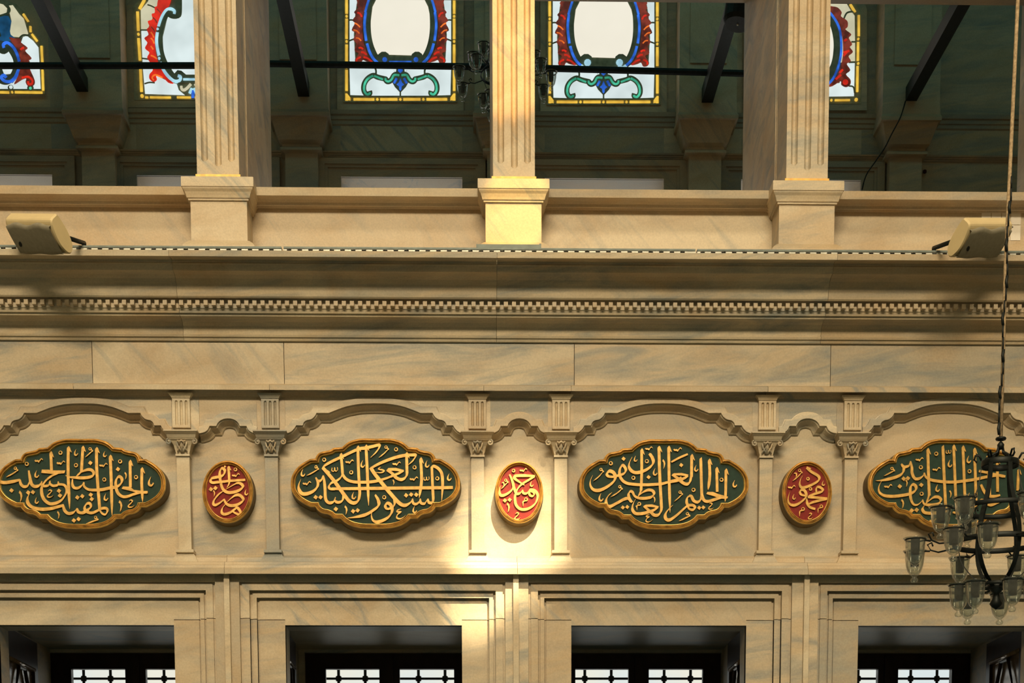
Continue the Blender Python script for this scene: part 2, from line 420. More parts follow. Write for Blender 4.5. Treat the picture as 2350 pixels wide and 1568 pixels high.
# main cornice
CP = [(790, -.0), (787, -.088), (785, -.099), (778, -.104), (776, -.112), (771, -.115), (769, -.108), (764, -.110), (752, -.118), (742, -.135), (735, -.155), (731, -.176), (729, -.192),
      (723, -.196), (721.5, -.206), (713, -.211), (710.5, -.216), (708.5, -.216), (690.5, -.218), (687, -.250), (683, -.256), (678, -.258), (668, -.262), (655, -.270), (643, -.287), (634, -.308), (628, -.332), (625, -.348),
      (622, -.352), (612, -.360), (608, -.366), (606, -.362), (602, -.366), (597, -.385), (594, -.418), (592, -.442), (578, -.446)]
prof = KP(CP) 
prof += [(-.43 * K, zcorn), (0.5, zcorn)]
mb = MB()
for a, b in zip(*(lambda q: (q, q[1:]))(segs((-270, 405, 1140, 1902, 2580), -.4, 680))):
    mb.ext_x(prof, a + 0.001, b - 0.001, (random.uniform(.2, .75), 0.1, random.uniform(.5, 1.0)))
dy0, dy1 = -.216 * K, -.243 * K
zd0, zd1 = UZ(703.5, dy1), UZ(692.5, dy1)
step = 18.62 / 357.0; xd = UX(-700, dy1, 700)
while xd < UX(3000, dy1, 700):
    mb.box(xd, xd + step * 0.5, dy1, dy0 + 0.01, zd0, zd1, (0.5, 0.1, 0.3)); xd += step
struct('trim_3', mb)
# ------------------------------------------------------------------ architrave frames around the openings
def architrave(i):
    (a, b), (pl, pr) = OX[i], OPEN[i]
    s = 1 / 340.0; sv = 1 / 347.0
    levels = [(100, 94, YF), (94, 90, 0), (78, 76, 0), (72, 71, 0), (63, 61, 0), (58, 56.5, 0), (0, 0, 0)]
    # (side offset px, top offset px, depth of the band inside that line)
    zj = UZ(1424, 0, 1150)
    mb = MB(); t1 = (random.random() * .7, random.choice((.2, .9)), random.uniform(.4, .9))
    if i == 1: t1 = (.25, .95, 1.0)
    if i == 3: t1 = (.85, .2, 1.0)
    tl = (random.random(), .2, random.uniform(.3, .8)); tr = (random.random(), .2, random.uniform(.3, .8))
    for k in range(len(levels) - 1):
        so, to, _ = levels[k]; si, ti, y = levels[k + 1]
        y = levels[k][2] if k else levels[1][2]
        y = [-.040, -.050, -.018, -.028, .004, -.004][k] * K
        xo0, xo1 = a - so * s, b + so * s; xi0, xi1 = a - si * s, b + si * s
        zo, zi = ZH + to * sv, ZH + ti * sv
        g = 0.0022
        mb.box(xo0, xo1, y, 0.05, max(zi, zj + g), zo, t1)
        if zi < zj: mb.box(xi0, xi1, y, 0.05, zi, zj + g, t1)
        for (u, v, t) in ((xo0, xi0, tl), (xi1, xo1, tr)):
            if zi > zj: mb.box(u, v, y, 0.05, zj + g, zi, t1)
            mb.box(u, v, y, 0.05, 0, zj - g, t)
        mb.box(xo0, xi0, y + .012, 0.05, 0, zj, tl); mb.box(xi1, xo1, y + .012, 0.05, 0, zj, tr)
    return mb
for i in range(4): struct('trim_%d' % (4 + i), architrave(i))
# wall face around the architraves (outer border) and thin strips between the bays
mb = MB(); s = 1 / 340.0
xs = [XL] + [v for a, b in OX for v in (a - 100 * s, b + 100 * s)] + [XR]
for i in range(0, len(xs), 2):
    mb.box(xs[i], xs[i + 1], YF, 0.02, 0, zl + 0.02)
for a, b in OX: mb.box(a - 100 * s, b + 100 * s, YF, 0.02, ZH + 94 / 347.0, zl + 0.02)
struct('wall_lower', mb)
for n, (p, q) in enumerate(((515, 527.5), (1178, 1190.5), (1845, 1857))):
    struct('trim_%d' % (8 + n), MB().box(UX(p, YF - .03, 1400), UX(q, YF - .03, 1400), YF - 0.035, YF + 0.01, 0, zl + 0.01, (0.1, 0.1, 0.3)))
# ------------------------------------------------------------------ arcade: cusped arch mouldings and spandrels
BIG = [(-205, 996), (-199, 995.5), (-191, 992), (-184, 985), (-180, 978, 1), (-165, 978, 1), (-162, 971), (-156, 966.5), (-146, 964), (-138, 958), (-133, 949.5, 1), (-105, 949.7, 1), (-86, 942), (-64, 934.5), (-34, 929), (0, 927.5)]
SML = [(-66, 996), (-61.5, 995.6), (-53, 993), (-46.5, 988), (-42.4, 979.4, 1), (-27, 979.4, 1), (-23.5, 972.5), (-17, 966.5), (-8.5, 963), (0, 962)]
def arch_line(half, cx):
    p = smooth(half, 4)
    return [(cx + x, r) for x, r in p] + [(cx - x, r) for x, r in reversed(p[:-1])]
ARCH = [(190, BIG, 0), (524, SML, 1), (860, BIG, 2), (1191.5, SML, 3), (1521, BIG, 4), (1853, SML, 5), (2184, BIG, 6)]
tn = 11
for cx, half, n in ARCH:
    L = arch_line(half, cx)
    mb = MB(); t = (random.uniform(0, .6), .2, random.uniform(.2, .8))
    rows3 = [(0, YA - .012 * K), (0.4, YA - .004 * K), (-1.5, YA), (-3.0, YA + .002), (-5, YA * .72), (-8, YA * .40), (-11, YA * .22), (-12, YA * .26), (-14, YA * .16), (-14.5, 0.01)]
    rings = []
    for d, y in rows3:
        o = offset_clean(L, d) if abs(d) > 1 else offset(L, d)
        # profile distances are measured on the wall, so unproject every ring at the front plane and push it back
        rings.append([(U(px, r, YA)[0], y, U(px, r, YA)[1]) for px, r in o])
    mb.loft(rings, False, t)
    # raised band that follows the arch
    band = [(0, YA - .012 * K), (13, YA - .012 * K), (14, YA - .006 * K), (16, YA - .005 * K), (16.5, YA + .01)]
    rings = []
    for d, y in band:
        o = offset_clean(L, d) if abs(d) > 1 else offset(L, d); rings.append([(U(px, min(r, 996.5), YA)[0], y, U(px, min(r, 996.5), YA)[1]) for px, r in o])
    mb.loft(rings, False, t)
    struct('trim_%d' % tn, mb); tn += 1
# spandrel wall: from the arch lines up to the ledge
mb = MB()
ztop = UZ(908, YA)
for cx, half, n in ARCH:
    L = arch_line(half, cx)
    lo = [(U(px, r, YA)) for px, r in L]
    c0, c1 = L[0][0], L[-1][0]
    t = [(.35, .2, .9), (.3, .2, .6), (.15, .2, .5), (.95, .2, 1.0), (.8, .2, .9), (.75, .2, .8), (.5, .2, .6)][n]
    vs = []; fs = []
    for x, z in lo: vs += [(x, YA, z), (x, YA, ztop)]
    for i in range(len(lo) - 1): fs.append((2 * i, 2 * i + 2, 2 * i + 3, 2 * i + 1))
    mb.add(vs, fs, t)
zc0 = UZ(996, YA)
ends = [(a[0] + a[1][0][0] * -1, b[0] + b[1][0][0]) for a, b in zip(ARCH, ARCH[1:])]
for a, b in ends: mb.box(UX(a, YA, 980), UX(b, YA, 980), YA, 0.02, zc0, ztop)
for a, b in ((UX(-200, YA, 980) - 6, UX(-16, YA, 980)), (UX(2388, YA, 980), XR)): mb.box(a, b, YA, 0.02, zc0, ztop)
struct('wall_spandrel', mb)
# ------------------------------------------------------------------ height-field block with rounded flutes
def fluted_face(mb, x0, x1, z0, z1, yf, yb, flutes, depth, slab, nx=60, zdense=None, both=False):
    zs = [z0]
    ends = sorted({e for f in flutes for e in (f[2], f[3])})
    for e in ends:
        r = flutes[0][1] * 1.3
        zs += [e + r * k / 6 for k in range(-6, 7)]
    zs = sorted({round(min(max(z, z0), z1), 5) for z in zs + [z1]})
    xs = {x0, x1}
    for c, r, _, _ in flutes: xs |= {c + r * k / 5 * 1.05 for k in range(-5, 6)}
    xs = sorted(xs)
    def dep(x, z):
        for c, r, a, b in flutes:
            zz = z
            zz = min(max(z, a + r), b - r)
            q = math.hypot(x - c, z - zz)
            if q < r: return depth * math.sqrt(1 - (q / r) ** 2)
        return 0
    vs = [(x, yf + dep(x, z), z) for z in zs for x in xs]; n = len(xs)
    fs = [(j * n + i, j * n + i + 1, (j + 1) * n + i + 1, (j + 1) * n + i) for j in range(len(zs) - 1) for i in range(n - 1)]
    mb.add(vs, fs, slab)
    # sides, top, bottom, back
    mb.add([(x0, yf, z0), (x0, yb, z0), (x0, yb, z1), (x0, yf, z1)], [(0, 1, 2, 3)], slab)
    mb.add([(x1, yf, z0), (x1, yb, z0), (x1, yb, z1), (x1, yf, z1)], [(0, 1, 2, 3)], slab)
    mb.add([(x0, yf, z0), (x1, yf, z0), (x1, yb, z0), (x0, yb, z0)], [(0, 1, 2, 3)], slab)
    mb.add([(x0, yf, z1), (x1, yf, z1), (x1, yb, z1), (x0, yb, z1)], [(0, 1, 2, 3)], slab)
# ------------------------------------------------------------------ six small pilasters of the arcade
PC = [423.2, 625.2, 1096.3, 1286.6, 1755.8, 1950.2]
SC_ = 1 / 342.0
def pilaster(px, label, group, tone=None):
    x = UX(px, -.06, 1150)
    z = lambda r: UZ(r, -.06 * K, 1150)
    w = lambda p: p * SC_
    zb = z(1291)
    t = thing('arcade_pilaster', label, 'pilaster', (x, 0, zb), group)
    yp = -.052 * K
    sl = tone or (random.uniform(0, .9), .2, random.uniform(.2, 1))
    def B(): return MB()
    # base: splayed plinth and fillet
    mb = B()
    def rect(hw, y, zz): return [(x - hw, 0.01, zz), (x - hw, y, zz), (x + hw, y, zz), (x + hw, 0.01, zz)]
    mb.loft([rect(w(29), yp * 1.25, z(1291)), rect(w(28), yp * 1.25, z(1288)), rect(w(22), yp * 1.05, z(1276)), rect(w(19), yp * 1.0, z(1270.5)), rect(w(20.5), yp * 1.3, z(1269.5)), rect(w(20.5), yp * 1.3, z(1263.5)), rect(w(16), yp * 1.1, z(1262))], False, sl, False, True)
    mb.build('base', 'marble', t)
    mb = B(); mb.box(x - w(14.6), x + w(14.6), yp, 0.01, z(1263), z(1049), sl); mb.build('shaft', 'marble', t)
    # capital
    cap = B()
    cap.loft([rect(w(15.5), yp * 1.1, z(1050)), rect(w(16), yp * 1.2, z(1049)), rect(w(16), yp * 1.2, z(1044.5)), rect(w(14.5), yp * 1.05, z(1043.5)), rect(w(17), yp * 1.1, z(1035)), rect(w(19.5), yp * 1.2, z(1025)), rect(w(24), yp * 1.4, z(1016)), rect(w(30), yp * 1.6, z(1012.5)), rect(w(31), yp * 1.6, z(1012)), rect(w(31), yp * 1.65, z(1010))], False, sl, False, True)
    co = cap.build('capital', 'marble', t)
    for sgn in (-1, 1):
        v = B(); cxv, czv = x + sgn * w(28.5), z(1018.5)
        pts = []
        for k in range(22):
            a = k / 21 * 2.6 * math.pi; r = w(7.0) * (1 - k / 26)
            pts.append((cxv + sgn * r * math.sin(a), yp * 1.55 - 0.002 * k / 22, czv + r * math.cos(a)))
        v.tube(pts, w(2.0), 6); v.lathe([(0, -.004), (w(4.8), -.003), (w(4.8), .004), (0, .006)], (cxv, yp * 1.45, czv), 12)
        v.build('volute', 'marble', co)
    lf = B()
    for sgn in (-1, 1):
        lf.tube([(x + sgn * w(1.5), yp * 1.25, z(1041)), (x + sgn * w(5), yp * 1.38, z(1034)), (x + sgn * w(9.5), yp * 1.42, z(1027)), (x + sgn * w(11), yp * 1.5, z(1019))], w(2.3), 6)
        lf.tube([(x + sgn * w(11), yp * 1.25, z(1041)), (x + sgn * w(8), yp * 1.36, z(1034)), (x + sgn * w(3), yp * 1.42, z(1028)), (x + sgn * w(2), yp * 1.5, z(1021))], w(1.7), 6)
    lf.tube([(x, yp * 1.3, z(1042)), (x, yp * 1.42, z(1030)), (x, yp * 1.6, z(1018))], w(2.2), 6)
    lf.tube([(x - w(9), yp * 1.62, z(1017)), (x - w(4), yp * 1.7, z(1020)), (x, yp * 1.72, z(1017)), (x + w(4), yp * 1.7, z(1020)), (x + w(9), yp * 1.62, z(1017))], w(2.4), 6)
    lf.build('acanthus_leaf', 'marble', co)
    ab = B(); ab.loft([rect(w(31.5), yp * 1.66, z(1010.5)), rect(w(33), yp * 1.8, z(1004)), rect(w(36.5), yp * 2.1, z(999)), rect(w(38), yp * 2.15, z(998.5)), rect(w(38), yp * 2.15, z(995.5))], False, sl, True, True)
    ab.build('abacus', 'marble', t)
    fb = B(); fx = w(19.8); y0 = YA - .020 * K
    zf0, zf1 = UZ(984, y0), UZ(917, y0)
    fl = [(x + w(d), w(2.9), UZ(979, y0), UZ(922, y0)) for d in (-10.6, 0.4, 11.4)]
    fluted_face(fb, x - fx, x + fx, zf0, zf1, y0, 0.01, fl, 0.014, sl)
    fb.loft([[(x - fx - e, YA, zz), (x - fx - e, yy, zz), (x + fx + e, yy, zz), (x + fx + e, YA, zz)] for e, yy, zz in ((0, y0, zf1), (w(1), y0 - .006, zf1 + .001), (w(2), y0 - .01, UZ(914, y0)), (w(8), y0 - .03, UZ(907, y0)))], False, sl, False, True)
    fb.build('fluted_block', 'marble', t)
    return t
pl = ['marble arcade pilaster left of the red oval with two diamond dots at its upper left, leftmost of six',
      'grey marble arcade pilaster between the leftmost red oval and the second green cartouche',
      'marble arcade pilaster left of the bright orange-red oval, its foot in the sun patch',
      'marble arcade pilaster right of the bright orange-red oval and left of the third green cartouche',
      'marble arcade pilaster right of the third green cartouche and left of the rightmost red oval',
      'marble arcade pilaster right of the rightmost red oval, nearest the hanging chandelier']
pl[0] = 'yellowish marble arcade pilaster between the leftmost green cartouche and the leftmost red oval'
TN = [(.15, .2, .2), (1.0, .2, .7), (.75, .2, .5), (.12, .2, .25), (.3, .2, .5), (.45, .2, .4)]
for p, l, tt in zip(PC, pl, TN): pilaster(p, l, 'slim pilasters of the marble arcade', tt)
# ------------------------------------------------------------------ parapet, rail, pedestals
YP = 0.04 * K
ZP0 = zcorn - 0.02
zr = UZ(432, -.065 * K, 1150)
mb = MB()
xs = segs((-165, 500, 1178, 1850, 2525), YP, 520)
for a, b in zip(xs, xs[1:]): mb.box(a, b, YP, YP + 0.28, ZP0, zr - 0.01, (random.uniform(0, .5), random.choice((.2, .9)), random.uniform(.25, .5)))
struct('wall_parapet', mb)
rp = KP([(482, .045), (481, .018), (476.5, .014), (475, -.002), (468, -.006), (461, -.020), (456.5, -.040), (454.5, -.046), (452, -.060), (433, -.066)])
rp += [(-.06 * K, zr), (YP + 0.3, zr), (YP + 0.3, rp[0][1])]
mb = MB()
for a, b in zip(xs, xs[1:]): mb.ext_x(rp, a, b, (random.uniform(.2, .9), .2, random.uniform(.2, .8)))
struct('trim_%d' % tn, mb); tn += 1
YD = -.14 * K                                # front of the pedestal dies
YC = -.085 * K                               # front of the fluted shafts
def gallery_column(pd, pc, labels, full=True):
    s = 1 / 352.0
    xd = UX(pd, YD, 520); sl = (random.uniform(0, .5), random.choice((.2, .9)), random.uniform(.3, .8))
    t = thing('column_pedestal', labels[0], 'pedestal', (xd, YD + .2, ZP0), 'pedestals under the gallery columns')
    hw = 64 * s
    def ring(out, row, yb=YP + .27):
        y = YD - out; z = UZ(row, y, 1150)
        return [(xd - hw - out, yb, z), (xd - hw - out, y, z), (xd + hw + out, y, z), (xd + hw + out, yb, z)]
    b = MB(); r0 = [(p[0], p[1], ZP0) for p in ring(.05, 566)]
    b.loft([r0, ring(.05, 566), ring(.035, 561), ring(.012, 556.5), ring(0, 556)], False, sl, True); b.build('plinth', 'marble', t)
    b = MB(); b.loft([ring(0, 556.5), ring(0, 463)], False, sl, True, True); b.build('die', 'marble', t)
    b = MB(); b.loft([ring(0, 465), ring(.012, 464), ring(.013, 459), ring(.020, 458), ring(.024, 452), ring(.031, 444), ring(.042, 437), ring(.044, 434.5), ring(.044, 433), ring(.050, 431.5), ring(.050, 410), ring(.045, 409.5)], False, sl, True, True); b.build('cap', 'marble', t)
    ztopp = UZ(409.5, YD - .05, 1150)
    xc = UX(pc, YC, 395); hc = 48.0 * s
    c = thing('fluted_column', labels[1], 'column', (xc, YC + .2, ztopp), 'fluted gallery columns')
    zt = 11.0; z0 = UZ(405, YC, 1150)
    if z0 <= ztopp + .012: z0 = ztopp + .012
    b = MB(); b.loft([[(xc - hc - e, YC + .45, z), (xc - hc - e, YC - e, z), (xc + hc + e, YC - e, z), (xc + hc + e, YC + .45, z)] for e, z in ((.014, ztopp), (.014, ztopp + .006), (.009, ztopp + .008), (.009, z0 - .002), (.0, z0))], False, sl, True, True)
    b.build('gilded_fillet', 'letter', c)['label'] = 'thin gilded fillet under the shaft'
    b = MB()
    fl = [(xc + d * s, 7.2 * s, UZ(r, YC, 1150), zt + 1) for d, r in ((-30, 375), (1, 386), (31, 375))]
    fluted_face(b, xc - hc, xc + hc, z0, zt, YC, YC + .36, fl, 0.03, sl)
    b.build('shaft', 'marble', c)
    b = MB(); e = .012
    for k in range(3): b.box(xc - hc + e * (3 - k) * .35, xc + hc - e * (3 - k) * .35, YC + .36 + k * .03, YC + .39 + k * .03, ztopp, zt, sl)
    b.box(xc - hc, xc + hc, YC + .45, 1.77, ztopp - .45, zt, sl)
    b.build('pier', 'marble', c)
gallery_column(503, 500.5, ('marble pedestal at the left with diagonal grey veins, under the leftmost gallery column', 'fluted marble column at the left with a deep pier side showing on its right'))
gallery_column(1178.5, 1179.5, ('central marble pedestal lit bright yellow by the sun above a grey metal bar', 'central fluted marble column standing in front of the gallery chandelier'))
gallery_column(1851, 1852, ('marble pedestal at the right with vertical blue grey streaks under its column', 'fluted marble column at the right with a wide pier side showing on its left'))
gallery_column(2580, 2583, ('marble pedestal beyond the hanging rope at the right edge', 'marble gallery column whose pier edge shows at the far right edge'))
# ================================================================== CALLIGRAPHY PANELS
CART = [(1375, 125), (1180, 122), (1070, 138), (985, 170), (925, 215), (885, 255, 1), (745, 266, 1), (705, 293), (620, 315), (545, 330), (508, 365), (492, 432, 1), (372, 440, 1), (270, 500), (185, 575), (135, 665), (122, 755),
        (135, 850), (200, 940), (290, 1005), (372, 1046, 1), (487, 1048, 1), (505, 1100), (560, 1146), (640, 1162), (705, 1190), (748, 1228, 1), (862, 1230, 1), (925, 1295), (1030, 1350), (1180, 1380), (1375, 1386)]
def cart_outline():
    half = smooth([p if len(p) > 2 else p for p in CART], 5)     # from top centre, counter-clockwise over the left
    left = half
    right = [(2750 - x, y) for x, y in half]
    loop = list(reversed(left)) + right[1:-1]                    # bottom centre -> left -> top -> right
    return loop
def oval_outline(cx, cy, rx, ry, n=56): return [(cx - rx * math.cos(2 * math.pi * i / n), cy - ry * math.sin(2 * math.pi * i / n)) for i in range(n)]
NIB = math.radians(56)
class Pen:
    """flat raised letter strokes; coordinates are the measured ones of one panel"""
    def __init__(s, x0, y0, sc, yb, yt): s.x0, s.y0, s.sc, s.yb, s.yt = x0, y0, sc, yb, yt; s.mb = MB(); s.n = 0
    def P(s, p): return U(s.x0 + p[0] / s.sc, s.y0 + p[1] / s.sc, s.yt)
    def poly(s, pts):
        s.n += 1; q = [s.P(p) for p in pts]
        s.mb.prism(q, s.yt - 0.00003 * (s.n % 61), s.yb)
    def ribbon(s, pts, ws, closed=False):
        s.n += 1; yt = s.yt - 0.00003 * (s.n % 61)
        n = len(pts); L = []; R = []
        for i in range(n):
            a = pts[(i - 1) % n] if closed else pts[max(i - 1, 0)]; b = pts[(i + 1) % n] if closed else pts[min(i + 1, n - 1)]
            dx, dy = b[0] - a[0], b[1] - a[1]; l = math.hypot(dx, dy) or 1
            nx, ny = -dy / l, dx / l; w = ws[i] / 2
            L.append((pts[i][0] + nx * w, pts[i][1] + ny * w)); R.append((pts[i][0] - nx * w, pts[i][1] - ny * w))
        v = []
        for k, (l, r) in enumerate(zip(L, R)):
            (xl, zl_), (xr, zr_) = s.P(l), s.P(r)
            y = yt - (0.0 if closed else 0.0009 * k / n)
            v += [(xl, y, zl_), (xr, y, zr_), (xl, s.yb, zl_), (xr, s.yb, zr_)]
        f = []
        for i in range(n if closed else n - 1):
            a, b = 4 * i, 4 * ((i + 1) % n)
            f += [(a, b, b + 1, a + 1), (a, a + 2, b + 2, b), (a + 1, b + 1, b + 3, a + 3)]
        if not closed: f += [(0, 1, 3, 2), (4 * n - 4, 4 * n - 2, 4 * n - 1, 4 * n - 3)]
        s.mb.add(v, f)
    def pen(s, pts, w=46, a=0.6, e=0.6, n=5):
        p = catmull(pts, n) if len(pts) > 2 else [tuple(pts[0]), ((pts[0][0] + pts[1][0]) / 2, (pts[0][1] + pts[1][1]) / 2), tuple(pts[1])]
        m = len(p); ws = []
        for i in range(m):
            q0, q1 = p[max(i - 1, 0)], p[min(i + 1, m - 1)]
            th = math.atan2(-(q1[1] - q0[1]), q1[0] - q0[0])
            k = 0.50 + 0.50 * min(1, 1.45 * abs(math.sin(th - NIB)))
            u = i / (m - 1)
            tp = min(1, a + (1 - a) * u / 0.22) * min(1, e + (1 - e) * (1 - u) / 0.30)
            ws.append(max(2.5, w * k * tp))
        s.ribbon(p, ws)
    def alif(s, xt, yt, xb, yb, w=44, taper=False, mid=None, barb=True, tip=1):
        h = w / 2
        pts = [(xt, yt + 55), mid, (xb, yb)] if mid else [(xt, yt + 55), ((xt + xb) / 2, (yt + yb) / 2), (xb, yb)]
        p = catmull(pts, 6); m = len(p)
        ws = [w * (1 if not taper else min(1, 0.12 + 0.88 * (1 - i / (m - 1)) / 0.22)) for i in range(m)]
        s.ribbon(p, ws)
        if barb: s.poly([(xt - h * 1.1, yt + 60), (xt - h * .9, yt + 22), (xt + 6, yt - 8), (xt + h * 1.0, yt + 12), (xt + h * 2.2, yt + 88), (xt + h * 2.0, yt + 96), (xt + h * .9, yt + 66), (xt + h * .9, yt + 75)])
        else: s.poly([(xt - h, yt + 60), (xt - h * .9, yt + 18), (xt + h * .6, yt - 8), (xt + h, yt + 60)])
    def ring(s, x, y, r=24, w=14): s.ribbon([(x + r * math.cos(k * math.pi / 7), y + r * 1.05 * math.sin(k * math.pi / 7)) for k in range(14)], [w * (1 + .35 * math.sin(k * math.pi / 7 + .8)) for k in range(14)], True)
    def dia(s, x, y, r=37, a=-0.12):
        c, n = math.cos(a) * r, math.sin(a) * r
        s.poly([(x + c, y + n), (x - n, y + c), (x - c, y - n), (x + n, y - c)])
    def tilde(s, x, y, k=1.0): s.pen([(x - 62 * k, y - 2 * k), (x - 48 * k, y + 14 * k), (x - 20 * k, y + 10 * k), (x - 2 * k, y + 24 * k), (x + 12 * k, y + 6 * k), (x + 38 * k, y - 22 * k), (x + 60 * k, y - 2 * k)], 27 * k, .8, .35, 4)
    def hook(s, x, y, k=1.0): s.pen([(x + 2 * k, y - 70 * k), (x - 20 * k, y - 20 * k), (x - 22 * k, y + 22 * k), (x + 2 * k, y + 36 * k), (x + 26 * k, y + 18 * k), (x + 28 * k, y + 2 * k)], 27 * k, .1, .45, 4)
    def damma(s, x, y, tx, ty, k=1.0):
        s.ring(x - 6 * k, y, 18 * k, 13 * k); s.pen([(x + 8 * k, y + 10 * k), (x + 36 * k, y + 34 * k), (x + 22 * k, y + 42 * k)], 18 * k, .6, .4, 4)
        s.pen([(x + 26 * k, y + 36 * k), (x * .75 + tx * .25 + 4, y * .45 + ty * .55), (x * .4 + tx * .6, y * .22 + ty * .78), (tx, ty)], 24 * k, .6, .05)
    def salif(s, x, y, k=1.0): s.poly([(x - 26 * k, y - 40 * k), (x - 14 * k, y - 72 * k), (x + 12 * k, y - 40 * k), (x + 22 * k, y), (x + 10 * k, y + 50 * k), (x - 8 * k, y + 82 * k), (x - 2 * k, y + 20 * k), (x - 8 * k, y - 22 * k)])
    def shadda(s, x, y, k=1.0): s.pen([(x - 44 * k, y - 24 * k), (x - 48 * k, y + 20 * k), (x - 22 * k, y + 34 * k), (x - 4 * k, y + 12 * k), (x - 4 * k, y - 28 * k), (x - 2 * k, y + 14 * k), (x + 20 * k, y + 32 * k), (x + 42 * k, y + 10 * k), (x + 38 * k, y - 30 * k)], 18 * k, .7, .5, 3)
    def sha(s, x, y, k=1.0): s.pen([(x - 30 * k, y - 34 * k), (x - 4 * k, y - 54 * k), (x + 22 * k, y - 36 * k), (x - 8 * k, y + 2 * k), (x - 42 * k, y + 34 * k), (x - 30 * k, y + 58 * k), (x + 18 * k, y + 54 * k), (x + 50 * k, y + 28 * k)], 24 * k, .5, .1, 4)
    def ain(s, x, y, k=1.0): s.pen([(x + 12 * k, y - 86 * k), (x - 44 * k, y - 66 * k), (x - 46 * k, y - 40 * k), (x + 10 * k, y - 40 * k), (x - 40 * k, y + 0 * k), (x - 56 * k, y + 50 * k), (x - 10 * k, y + 70 * k), (x + 50 * k, y + 46 * k), (x + 84 * k, y + 10 * k)], 26 * k, .4, .1, 4)
    def meem(s, x, y, tx, ty, k=1.0):
        s.ring(x + 6 * k, y, 22 * k, 15 * k); s.pen([(x + 4 * k, y + 24 * k), (x - 40 * k, y + 34 * k), (tx, (y + ty) / 2), (tx, ty)], 20 * k, .6, .1)
def R(off, pts): return [(x + off, y) for x, y in pts]
# ---- text of the four green cartouches (x = measured from the panel's own left crop)
def text_one(p):
    O = 1295
    p.alif(795, 250, 806, 545); p.alif(1068, 170, 1090, 1150, 46, True, (1066, 620)); p.alif(1295, 165, 1275, 560, 44)
    p.pen([(1275, 550), (1245, 590), (1190, 640)], 40, 1, .1)
    p.pen([(1190, 640), (1270, 570), (1390, 530), (1455, 560), (1460, 615), (1400, 650), (1290, 662), (1150, 655), (1090, 648), (1025, 625)], 48, .2, .2)
    p.poly([(655, 532), (760, 532), (800, 545), (1022, 545), (1005, 590), (850, 604), (720, 590), (642, 585)])
    p.pen([(900, 590), (820, 625), (730, 690), (660, 790), (652, 900), (690, 1000), (770, 1062), (860, 1060), (960, 1010), (1030, 910), (1042, 830), (1000, 772), (905, 762)], 50, .6, .7)
    p.pen([(910, 715), (905, 770), (830, 785), (780, 750), (785, 705)], 40, .3, .5); p.pen([(790, 710), (760, 775), (690, 790), (650, 765), (655, 715)], 40, .3, .5)
    p.pen([(660, 715), (610, 780), (540, 795), (490, 750), (465, 640), (450, 545)], 50, .4, .5); p.pen([(465, 715), (430, 785), (370, 798), (325, 755), (310, 690)], 46, .5, .7)
    p.pen([(315, 690), (200, 718), (80, 735), (-10, 722), (-80, 690), (-100, 630)], 52, .6, .1)
    p.pen([(462, 905), (430, 980), (440, 1060), (520, 1128), (660, 1152), (800, 1140), (920, 1110), (1000, 1090)], 52, .15, .8)
    p.pen([(985, 1085), (1010, 1170), (1070, 1218), (1150, 1200), (1210, 1135)], 48, .6, .2); p.pen([(1205, 1135), (1225, 1195), (1300, 1208), (1390, 1165)], 46, .5, .8)
    p.pen(R(O, [(-20, 1205), (60, 1165), (125, 1120), (110, 1062), (60, 1070), (28, 1130), (60, 1190), (140, 1210), (220, 1180), (300, 1140), (370, 1140), (385, 1185), (350, 1235), (300, 1215), (265, 1165)]), 44, .7, .6)
    p.alif(O + 215, 185, O + 265, 1150, 46, False, (O + 220, 560)); p.alif(O + 430, 305, O + 458, 1250, 46, True, (O + 445, 700))
    p.pen([(1135, 680), (1132, 765), (1160, 815), (1220, 820), (1280, 780), (1312, 725)], 44, .5, .2)
    p.pen(R(O, [(15, 730), (20, 790), (80, 840), (180, 852), (300, 845), (420, 820), (530, 800), (600, 745), (612, 680), (570, 640), (525, 690), (515, 780), (545, 890), (610, 950), (690, 955), (790, 920), (900, 890), (1015, 885)]), 48, .6, .8)
    p.poly(R(O, [(630, 795), (740, 800), (800, 850), (1015, 875), (1000, 910), (880, 905), (760, 870), (605, 832)]))
    p.alif(O + 740, 385, O + 745, 810, 44); p.alif(O + 925, 500, O + 935, 1040, 44, True, (O + 922, 740))
    for x, y in ((945, 267), (418, 443), (1188, 463), (O + 583, 403), (O + 832, 650), (O + 336, 687)): p.ring(x, y)
    for x, y in ((610, 385), (955, 422), (O + 325, 458)): p.tilde(x, y)
    p.damma(245, 510, 95, 652); p.damma(O + 120, 208, O + 40, 340); p.damma(O + 205, 1280, O + 50, 1382)
    for x, y, k in ((575, 615, 1), (1190, 275, .9), (575, 1025, .9), (O + 345, 300, .8), (O + 1065, 735, 1.3), (O + 362, 975, 1)): p.hook(x, y, k)
    for x, y, k in ((325, 945, 1.2), (915, 1240, .85), (O + 672, 625, .8), (O + 592, 1095, 1.2)): p.salif(x, y, k)
    p.sha(785, 905); p.sha(O + 755, 1062)
    for x, y in ((180, 858), (440, 890), (515, 885), (922, 865), (938, 937), (1210, 968), (1287, 948), (1155, 1327), (1230, 1305), (O + 118, 427), (O + 550, 525), (O + 125, 925), (O + 140, 993)): p.dia(x, y)
